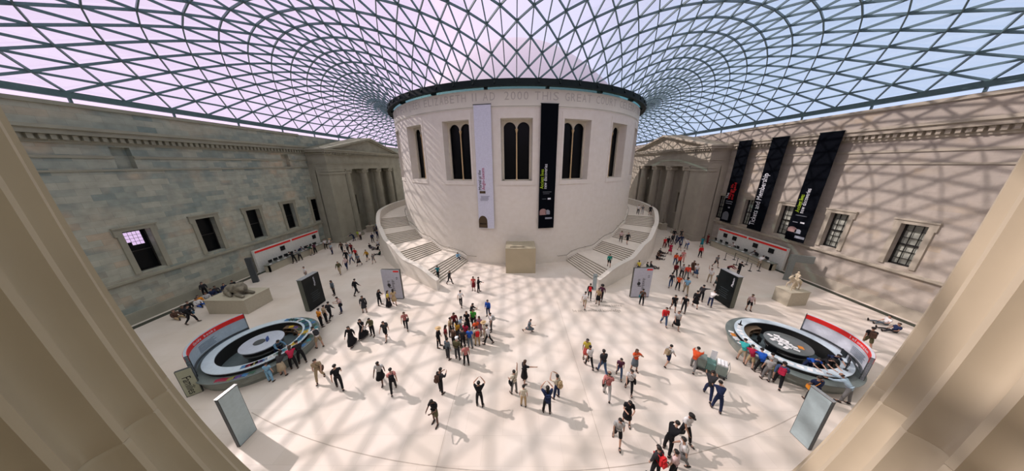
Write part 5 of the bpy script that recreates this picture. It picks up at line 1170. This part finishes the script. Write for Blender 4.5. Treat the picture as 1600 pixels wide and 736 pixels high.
 (5.31, -39.54, 0.0, 350, 'walk', 1.08, 's', 3, 't', 'charcoal', 'tr', 'denim', '', '', 'broad person in charcoal tee and blue jeans walking away'),
 (6.29, -39.76, 0.0, 200, 'walk', 0.9, 's', 1, 't', 'plum', 'tr', 'denim', '', '', 'child in plum top and denim trousers right of the one in jeans'),
 (7.47, -39.27, 0.0, 180, 'photo', 1, 'l', 2, 't', 'orangered', 'sk', 'slate', '', '', 'person with brown hair in orange red top and slate skirt, arms raised'),
 (6.44, -40.77, 0.0, 200, 'walk', 1, 's', 1, 't', 'white', 'tr', 'black', 's', 'black', 'person in white top and black trousers in front of the one in orange'),
 (4.99, -41.16, 0.0, 20, 'walk', 1.08, 'b', 2, 'l', 'palered', 'tr', 'lightgrey', 's', 'black', 'bald person in pale red check shirt with a black shoulder bag'),
 (5.48, -42.59, 0.0, 200, 'phone', 1, 'l', 1, 't', 'black', 'sk', 'black', '', '', 'person in black dress looking down at a phone in the foreground'),
 (4.61, -43.48, 0.0, 200, 'walk', 1, 's', 1, 't', 'lightgrey', 'sh', 'black', '', '', 'person in light grey tee and black shorts striding in the foreground'),
 (7.9, -43.33, 0.0, 170, 'walk', 1.08, 'c2', 2, 's', 'white', 'tr', 'black', '', '', 'guard in white shirt, black cap and black trousers in the foreground'),
 (6.79, -43.87, 0.0, 60, 'lean', 1.05, 's', 1, 'l', 'black', 'tr', 'black', '', '', 'person in black stooping among the foreground group'),
 (7.03, -44.41, 0.0, 300, 'walk', 1.02, 's', 1, 't', 'white', 'tr', 'grey', 's', 'grey', 'person in white striped top with a grey shoulder bag at the lower edge'),
 (5.7, -44.76, 0.0, 340, 'stand', 1.04, 's', 1, 'l', 'charcoal', 'tr', 'black', 'b', 'red', 'person with a large red backpack at the lower edge'),
 (6.39, -44.84, 0.0, 330, 'stand', 0.98, 's', 1, 't', 'palepink', 'tr', 'black', '', '', 'person in pale pink top cut off by the lower edge'),
 (9.86, -38.85, 0.0, 70, 'walk', 0.97, 's', 1, 't', 'lightgrey', 'sh', 'navy', 'b', 'khaki', 'person in grey tee and navy shorts with a khaki backpack'),
 (11.27, -39.26, 0.0, 50, 'push', 1.03, 's', 1, 'l', 'orangered', 'tr', 'grey', '', '', 'person in orange red jacket pushing the trolley'),
 (10.76, -41.16, 0.0, 40, 'push', 1.05, 's', 2, 't', 'charcoal', 'tr', 'navy', '', '', 'person in charcoal shirt leaning on the near end of the trolley'),
 (10.7, -41.87, 0.0, 30, 'lean', 1.03, 's', 2, 't', 'navy', 'tr', 'navy', '', '', 'person in navy top and jeans behind the trolley, bending forward'),
 (17.37, -29.72, 0.0, 30, 'walk', 1.08, 's', 2, 't', 'skyblue', 'tr', 'khaki', '', '', 'person in sky blue shirt and khaki trousers walking away'),
 (16.66, -28.38, 0.0, 30, 'walkb', 1, 's', 1, 't', 'charcoal', 'tr', 'denim', '', '', 'person in charcoal top and jeans behind the one in sky blue'),
 (17.08, -28.91, 0.0, 200, 'stand', 1, 'l', 1, 't', 'orangered', 'tr', 'black', '', '', 'person in orange red top and black trousers left of the one in sky blue'),
 (14.16, -32.72, 0.0, 200, 'walk', 1, 's', 2, 't', 'black', 'sh', 'black', '', '', 'person in black tee and shorts walking beside the one in red'),
 (12.14, -34.7, 0.0, 200, 'walk', 1.03, 's', 1, 'l', 'red', 'tr', 'denim', '', '', 'person in red top and jeans walking toward the camera'),
 (14.98, -32.92, 0.0, 230, 'stand', 1.03, 's', 1, 't', 'black', 'tr', 'charcoal', '', '', 'person in black tee with folded arms behind the one in striped top'),
 (12.86, -35.14, 0.0, 200, 'walk', 1, 'l', 1, 't', 'lightgrey', 'sk', 'black', '', '', 'person in pale striped top and black skirt walking'),
 (16.57, -32.17, 0.0, 30, 'walk', 1.02, 's', 1, 'l', 'black', 'sk', 'black', '', '', 'person in wide black coat in front of a companion'),
 (17.9, -31.1, 0.0, 60, 'point', 1.03, 's', 1, 'l', 'charcoal', 'tr', 'black', '', '', 'person in charcoal pointing toward the right black display block'),
 (18.08, -32.0, 0.0, 60, 'lean', 1, 's', 1, 'l', 'white', 'tr', 'navy', '', '', 'person in white shirt leaning toward the right black display block'),
 (21.12, -32.62, 0.0, 200, 'stand', 0.98, 's', 2, 't', 'palepink', 'sh', 'black', '', '', 'person in pale pink top and black shorts right of the right black display block'),
 (11.79, -31.74, 0.0, 30, 'stand', 1, 's', 2, 't', 'brown', 'tr', 'black', 's', 'teal', 'person in brown top with a teal bag in front of the right pale banner stand'),
 (14.97, -24.72, 0.0, 0, 'stand', 0.95, 's', 2, 't', 'yellow', 'tr', 'navy', '', '', 'person in yellow top just behind the top of the right pale banner stand'),
 (7.16, -30.71, 0.0, 20, 'walk', 1, 's', 2, 'l', 'black', 'tr', 'black', 'b', 'red', 'person in black with a bright red backpack at the foot of the right stair'),
 (6.21, -32.25, 0.0, 30, 'walk', 1, 's', 2, 't', 'white', 'sh', 'beige', '', '', 'person in white top and beige shorts at the foot of the right stair'),
 (7.71, -31.56, 0.0, 210, 'stand', 1, 'l', 2, 't', 'tan', 'sk', 'black', '', '', 'person in tan top and dark skirt left of the one with big curly hair'),
 (8.32, -30.83, 0.0, 220, 'walk', 1, 'a', 2, 'l', 'plum', 'tr', 'black', '', '', 'person with big curly hair in plum top at the foot of the right stair'),
 (21.47, -18.35, 0.0, 90, 'sit', 1, 's', 2, 'l', 'charcoal', 'tr', 'black', '', '', 'person in charcoal sitting against the right stair wall, farthest of three'),
 (20.6, -19.36, 0.0, 95, 'sit', 1, 's', 2, 'l', 'brown', 'tr', 'black', '', '', 'person in brown sitting in the middle of three against the right stair wall'),
 (19.73, -20.56, 0.0, 95, 'sit', 1, 's', 1, 'l', 'black', 'tr', 'charcoal', '', '', 'person in black sitting against the right stair wall, nearest of three'),
 (16.84, -23.43, 0.0, 100, 'sit', 1, 's', 1, 'l', 'darkgreen', 'tr', 'black', '', '', 'person in dark green sitting on the floor behind the right banner stand'),
 (17.43, -23.21, 0.0, 120, 'sit', 1, 'l', 1, 'l', 'charcoal', 'tr', 'charcoal', '', '', 'person in charcoal sitting beside the one in dark green'),
 (23.62, -15.69, 0.0, 180, 'stand', 1, 's', 1, 't', 'red', 'tr', 'darkred', '', '', 'person in red standing leftmost of the distant group right of the stair'),
 (24.33, -15.39, 0.0, 180, 'stand', 1.05, 's', 1, 'l', 'black', 'tr', 'black', '', '', 'person in black standing right next to the distant one in red'),
 (26.04, -13.82, 0.0, 180, 'stand', 1.03, 's', 1, 'l', 'charcoal', 'tr', 'black', '', '', 'person in charcoal standing in the distant group by the right portico'),
 (28.1, -11.02, 0.0, 200, 'stand', 1.03, 's', 1, 'l', 'black', 'tr', 'black', '', '', 'person in black farthest back by the right portico'),
 (26.89, -13.5, 0.0, 150, 'stand', 1, 's', 1, 'l', 'slate', 'tr', 'navy', '', '', 'person in slate in the distant group by the right portico'),
 (26.57, -14.48, 0.0, 160, 'walk', 1, 's', 1, 'l', 'navy', 'tr', 'navy', '', '', 'person in navy left in the middle of the distant group by the right portico'),
 (27.2, -14.33, 0.0, 200, 'stand', 1, 'l', 1, 'l', 'navy', 'tr', 'denim', '', '', 'person with long hair in navy in the distant group by the right portico'),
 (29.34, -11.04, 0.0, 200, 'stand', 1, 's', 1, 't', 'charcoal', 'tr', 'charcoal', '', '', 'person in all charcoal at the back right of the distant group'),
 (25.15, -17.03, 0.0, 180, 'walk', 0.8, 's', 1, 't', 'navy', 'sh', 'grey', '', '', 'child in navy top in front of the distant group by the right portico'),
 (22.76, -18.49, 0.0, 200, 'walk', 1, 'l', 2, 't', 'crimson', 'sk', 'crimson', '', '', 'person in crimson dress walking near the right stair wall'),
 (26.67, -16.33, 0.0, 210, 'walk', 1, 's', 1, 's', 'white', 'tr', 'denim', 's', 'blue', 'person in white shirt and jeans with a blue bag near the far right totem'),
 (20.98, -22.44, 0.0, 190, 'stand', 1, 'l', 2, 'l', 'orangered', 'tr', 'denim', '', '', 'person in orange jacket leftmost of the trio in red and orange'),
 (21.04, -23.05, 0.0, 190, 'walk', 1, 'l', 2, 'l', 'tomato', 'tr', 'black', '', '', 'person in tomato red jacket at the front of the trio'),
 (22.59, -21.49, 0.0, 200, 'stand', 1, 's', 1, 't', 'pink', 'tr', 'pink', '', '', 'person in pink and white rightmost of the trio in red and orange'),
 (29.7, -15.47, 0.0, 180, 'stand', 1, 'l', 2, 't', 'teal', 'sk', 'teal', '', '', 'person in teal dress near the queue barriers'),
 (26.24, -19.79, 0.0, 190, 'stand', 1.02, 's', 2, 'l', 'red', 'tr', 'black', '', '', 'person in red jacket and black trousers in front of the one in teal'),
 (31.83, -13.91, 0.0, 270, 'stand', 1, 's', 2, 't', 'darkred', 'tr', 'darkred', '', '', 'person in dark red near the end of the right wall counter'),
 (21.47, -24.94, 0.0, 210, 'walk', 1, 'l', 2, 'l', 'brown', 'sk', 'brown', '', '', 'person in brown dress walking left of the one in blue skirt'),
 (21.16, -25.89, 0.0, 200, 'walk', 1, 's', 1, 't', 'white', 'sk', 'denim', '', '', 'person in white top and denim blue skirt'),
 (19.34, -26.13, 0.0, 190, 'stand', 1.03, 's', 2, 't', 'lightgrey', 'tr', 'black', '', '', 'person in pale striped top and black trousers left of the large one in orange'),
 (19.57, -26.61, 0.0, 190, 'stand', 1.1, 's', 2, 'l', 'tomato', 'tr', 'grey', '', '', 'large person in tomato jacket and grey trousers'),
 (18.86, -25.71, 0.0, 200, 'walk', 1, 's', 2, 'l', 'darkred', 'tr', 'black', '', '', 'person in dark red and black behind the one in jeans'),
 (25.7, -23.21, 0.0, 180, 'walk', 1, 's', 2, 't', 'grey', 'sh', 'black', '', '', 'person in grey top and black shorts left of the queue barriers'),
 (21.81, -27.17, 0.0, 220, 'armup', 1, 's', 1, 't', 'white', 'tr', 'beige', '', '', 'person in white top and beige trousers waving one arm'),
 (21.64, -28.38, 0.0, 200, 'walk', 1, 'l', 2, 't', 'darkslate', 'sk', 'darkslate', '', '', 'person in dark slate dress close to the right black display block'),
 (25.2, -25.49, 0.0, 150, 'lean', 1, 's', 1, 'l', 'darkred', 'tr', 'black', '', '', 'person in dark red behind the right black display block'),
 (26.7, -25.33, 0.0, 90, 'phone', 1, 's', 1, 'l', 'black', 'tr', 'black', '', '', 'person in black standing by the queue barriers'),
 (31.1, -23.34, 0.0, 70, 'lean', 1, 's', 1, 't', 'white', 'tr', 'beige', '', '', 'person in white top leaning over the right wall counter'),
 (25.09, -37.32, 0.0, 40, 'walk', 1.04, 's', 2, 't', 'black', 'sh', 'olive', 'b', 'brown', 'person in black top and olive shorts with a brown backpack at the far right'),
 (15.08, -38.5, 0.0, 40, 'lean', 1, 's', 1, 't', 'aqua', 'sh', 'beige', '', '', 'person in aqua top and beige shorts leaning on the right round desk'),
 (15.17, -38.99, 0.0, 35, 'lean', 0.95, 's', 1, 't', 'crimson', 'sh', 'tan', '', '', 'person in crimson top leaning on the right round desk beside the one in aqua'),
 (15.33, -39.46, 0.0, 30, 'lean', 1.02, 's', 1, 't', 'blue', 'tr', 'black', '', '', 'person in blue shirt leaning on the right round desk'),
 (15.74, -39.74, 0.0, 30, 'lean', 0.95, 's', 1, 't', 'grey', 'sh', 'lime', '', '', 'person in grey top and lime shorts leaning on the right round desk'),
 (15.27, -39.96, 0.0, 25, 'stand', 1, 's', 1, 't', 'lightgrey', 'tr', 'grey', '', '', 'grey haired person in light grey top at the right round desk'),
 (15.51, -40.4, 0.0, 50, 'walk', 1.05, 's', 1, 'l', 'denim', 'tr', 'black', 'b', 'crimson', 'person in denim shirt with a crimson pack walking along the right round desk'),
 (16.38, -41.37, 0.0, 20, 'point', 1.05, 's', 2, 't', 'navy', 'tr', 'black', 's', 'orange', 'person in navy shirt with an orange bag by the right round desk'),
 (18.17, -41.43, 0.0, 340, 'lean', 1.05, 'b', 2, 'l', 'paleblue', 'tr', 'grey', '', '', 'bald person in pale blue shirt leaning on the near end of the right round desk'),
 (-14.9, -37.25, 0.0, 300, 'lean', 1.05, 's', 1, 't', 'white', 'sh', 'khaki', 'b', 'charcoal', 'white tee and khaki shorts person with a charcoal pack at the left round desk'),
 (-14.95, -38.69, 0.0, 310, 'lean', 1.02, 's', 1, 'l', 'black', 'tr', 'black', '', '', 'person in black coat leaning on the left round desk'),
 (-15.1, -39.16, 0.0, 320, 'lean', 1, 'l', 2, 't', 'crimson', 'tr', 'black', '', '', 'person in crimson top leaning on the left round desk'),
 (-15.36, -39.67, 0.0, 335, 'lean', 1, 'l', 1, 'l', 'charcoal', 'sk', 'beige', '', '', 'person in charcoal jacket and beige skirt leaning on the left round desk'),
 (-15.71, -40.15, 0.0, 345, 'stand', 0.85, 's', 1, 't', 'skyblue', 'tr', 'skyblue', '', '', 'child in sky blue standing at the left round desk'),
 (-28.33, -34.41, 0.0, 70, 'walk', 1.02, 's', 1, 'l', 'black', 'tr', 'black', 's', 'steel', 'person in black with a steel blue bag walking beside the left wall'),
 (-30.75, -33.71, 0.0, 100, 'sit', 1, 's', 1, 'l', 'brown', 'tr', 'tan', '', '', 'person in brown sitting at the near end of the row along the left wall'),
 (-30.82, -33.1, 0.0, 112, 'sit', 1, 's', 2, 'l', 'charcoal', 'tr', 'black', '', '', 'person in charcoal sitting second from the near end of the row along the left wall'),
 (-31.31, -32.38, 0.0, 124, 'sit', 1, 's', 1, 'l', 'black', 'tr', 'charcoal', '', '', 'person in black sitting with legs out in the row along the left wall'),
 (-31.22, -31.77, 0.0, 100, 'sit', 1, 's', 2, 'l', 'white', 'tr', 'blue', '', '', 'person in white top and blue trousers sitting in the row along the left wall'),
 (-31.66, -31.33, 0.0, 112, 'sit', 1, 'l', 1, 'l', 'orange', 'tr', 'slate', '', '', 'person in orange top sitting in the row along the left wall'),
 (-31.7, -30.71, 0.0, 124, 'sit', 1, 's', 2, 'l', 'lightgrey', 'tr', 'black', '', '', 'person in light grey top sitting beside the one in orange'),
 (-32.03, -29.96, 0.0, 100, 'sit', 1, 's', 1, 'l', 'navy', 'tr', 'slate', '', '', 'person in navy sitting just left of the lion plinth'),
 (-32.32, -29.41, 0.0, 112, 'sit', 1, 's', 2, 'l', 'charcoal', 'tr', 'navy', '', '', 'person in charcoal and navy sitting behind the lion plinth'),
 (-32.04, -28.86, 0.0, 124, 'sit', 1, 'l', 1, 'l', 'navy', 'tr', 'navy', '', '', 'person with long hair in navy sitting behind the stone lion'),
 (-31.92, -28.14, 0.0, 100, 'sit', 1, 's', 2, 'l', 'black', 'tr', 'black', '', '', 'person in black sitting farthest along the left wall behind the lion'),
 (-32.66, -30.04, 0.0, 100, 'stand', 0.97, 'l', 1, 'l', 'charcoal', 'tr', 'black', '', '', 'person in charcoal crouched upright above the row along the left wall'),
 (30.52, -34.64, 0.0, 290, 'sit', 1, 's', 1, 't', 'white', 'tr', 'slate', '', '', 'person in white top sitting on the floor at the far right'),
 (29.84, -35.58, 0.0, 290, 'sit', 1, 's', 2, 't', 'navy', 'tr', 'charcoal', '', '', 'person in navy sitting on the floor at the far right edge'),
 (-9.35, -26.39, 0.148, 180, 'walk', 0.98, 'l', 2, 't', 'teal', 'tr', 'black', '', '', 'person in teal top stepping down the bottom of the left stair'),
 (-8.23, -21.1, 0.59, 150, 'sitstep', 1, 's', 2, 'l', 'skyblue', 'tr', 'navy', '', '', 'person in sky blue sitting on the lowest steps against the round building'),
 (11.05, -25.29, 1.036, 200, 'walk', 1, 's', 1, 'l', 'emerald', 'sh', 'black', '', '', 'person in emerald green coming down the right stair'),
 (15.06, -18.94, 2.072, 200, 'walk', 1, 'l', 2, 't', 'palepink', 'tr', 'charcoal', '', '', 'person in pale pink on the second landing of the right stair'),
 (15.58, -19.8, 2.072, 180, 'walkb', 1, 's', 1, 'l', 'black', 'sh', 'black', '', '', 'person in black on the second landing of the right stair'),
 (22.0, -9.34, 4.144, 200, 'stand', 1, 's', 1, 't', 'white', 'tr', 'black', '', '', 'person in white top at the upper landing of the right stair'),
 (22.73, -9.41, 4.144, 200, 'stand', 0.95, 's', 1, 't', 'grey', 'tr', 'lightgrey', '', '', 'person in grey at the upper landing of the right stair'),
 (23.75, -10.08, 4.144, 200, 'stand', 1, 's', 1, 'l', 'black', 'sh', 'black', '', '', 'person in black nearest the stair wall at the upper landing on the right'),
 (-17.0, -38.2, 0, 110, 'lean', 1, 's', 1, 'l', 'steel', 'tr', 'navy', '', '', 'clerk in steel blue bending inside the left round desk'),
 (18.3, -39.45, 0, 190, 'lean', 1, 's', 1, 't', 'blue', 'tr', 'navy', '', '', 'clerk in blue shirt inside the right round desk'),
 (19.0, -39.5, 0, 180, 'lean', 1, 'l', 1, 't', 'black', 'tr', 'black', '', '', 'clerk in black leaning forward inside the right round desk'),
 (19.9, -39.2, 0, 200, 'lean', 1, 's', 1, 't', 'navy', 'tr', 'black', '', '', 'clerk in navy at the right end inside the right round desk'),
 (32.7, -21.2, 0, 270, 'lean', 1, 's', 1, 'l', 'charcoal', 'tr', 'black', '', '', 'clerk in charcoal behind the right wall counter'),
 (32.7, -17.9, 0, 270, 'lean', 1, 's', 1, 's', 'white', 'tr', 'black', '', '', 'clerk in white shirt behind the right wall counter'),
 (-32.4, -18.9, 0, 90, 'lean', 1, 's', 1, 'l', 'navy', 'tr', 'navy', '', '', 'clerk in navy behind the left wall counter'),
]

for i, (x, y, z, hd_, pose, sc, hair, sk, sl, tc_, bk, bc, bag, bgc, label) in enumerate(PEOPLE):
    r_ = empty('person', (x, y, z), radians(-hd_)); s_ = sc * 1.0; r_.scale = (s_ * 1.04, s_ * 1.04, s_); tag(r_, label, 'person')
    part('body', body_mesh(pose), SKIN[sk], r_)
    part('top', top_mesh(pose, 'l' if sl == 'l' else 's'), cloth(tc_), r_)
    part({'tr': 'trousers', 'sh': 'shorts'}.get(bk, 'skirt'), bottom_mesh(pose, bk), cloth(bc), r_)
    hm = M_straw if hair == 'h' else M_white if hair == 'c' else M_hair2 if (hair == 'l' and i % 5 == 0) else plain('grey_hair', (.3, .29, .28), .7) if 'grey haired' in label else M_hair
    part('hat' if hair in ('h', 'c', 'c2') else 'hair', hair_mesh(hair, pose), hm, r_)
    for k in (0, 1): part('shoe', shoe_mesh(pose, k), M_shoe, r_)
    if y < -36: part('eyes', eyes_mesh(pose), M_eyes, r_)
    if bag:
        b_ = part('backpack' if bag == 'b' else 'shoulder_bag', bag_mesh(bag, pose), cloth(bgc), None)
        b_.location = r_.location; b_.rotation_euler = r_.rotation_euler; b_.scale = r_.scale
        who = label.replace('person', '', 1).strip(); who = ' '.join(who.split()[:9])
        tag(b_, '%s %s carried by the person %s' % (bgc, 'backpack' if bag == 'b' else 'shoulder bag', who), 'bag')
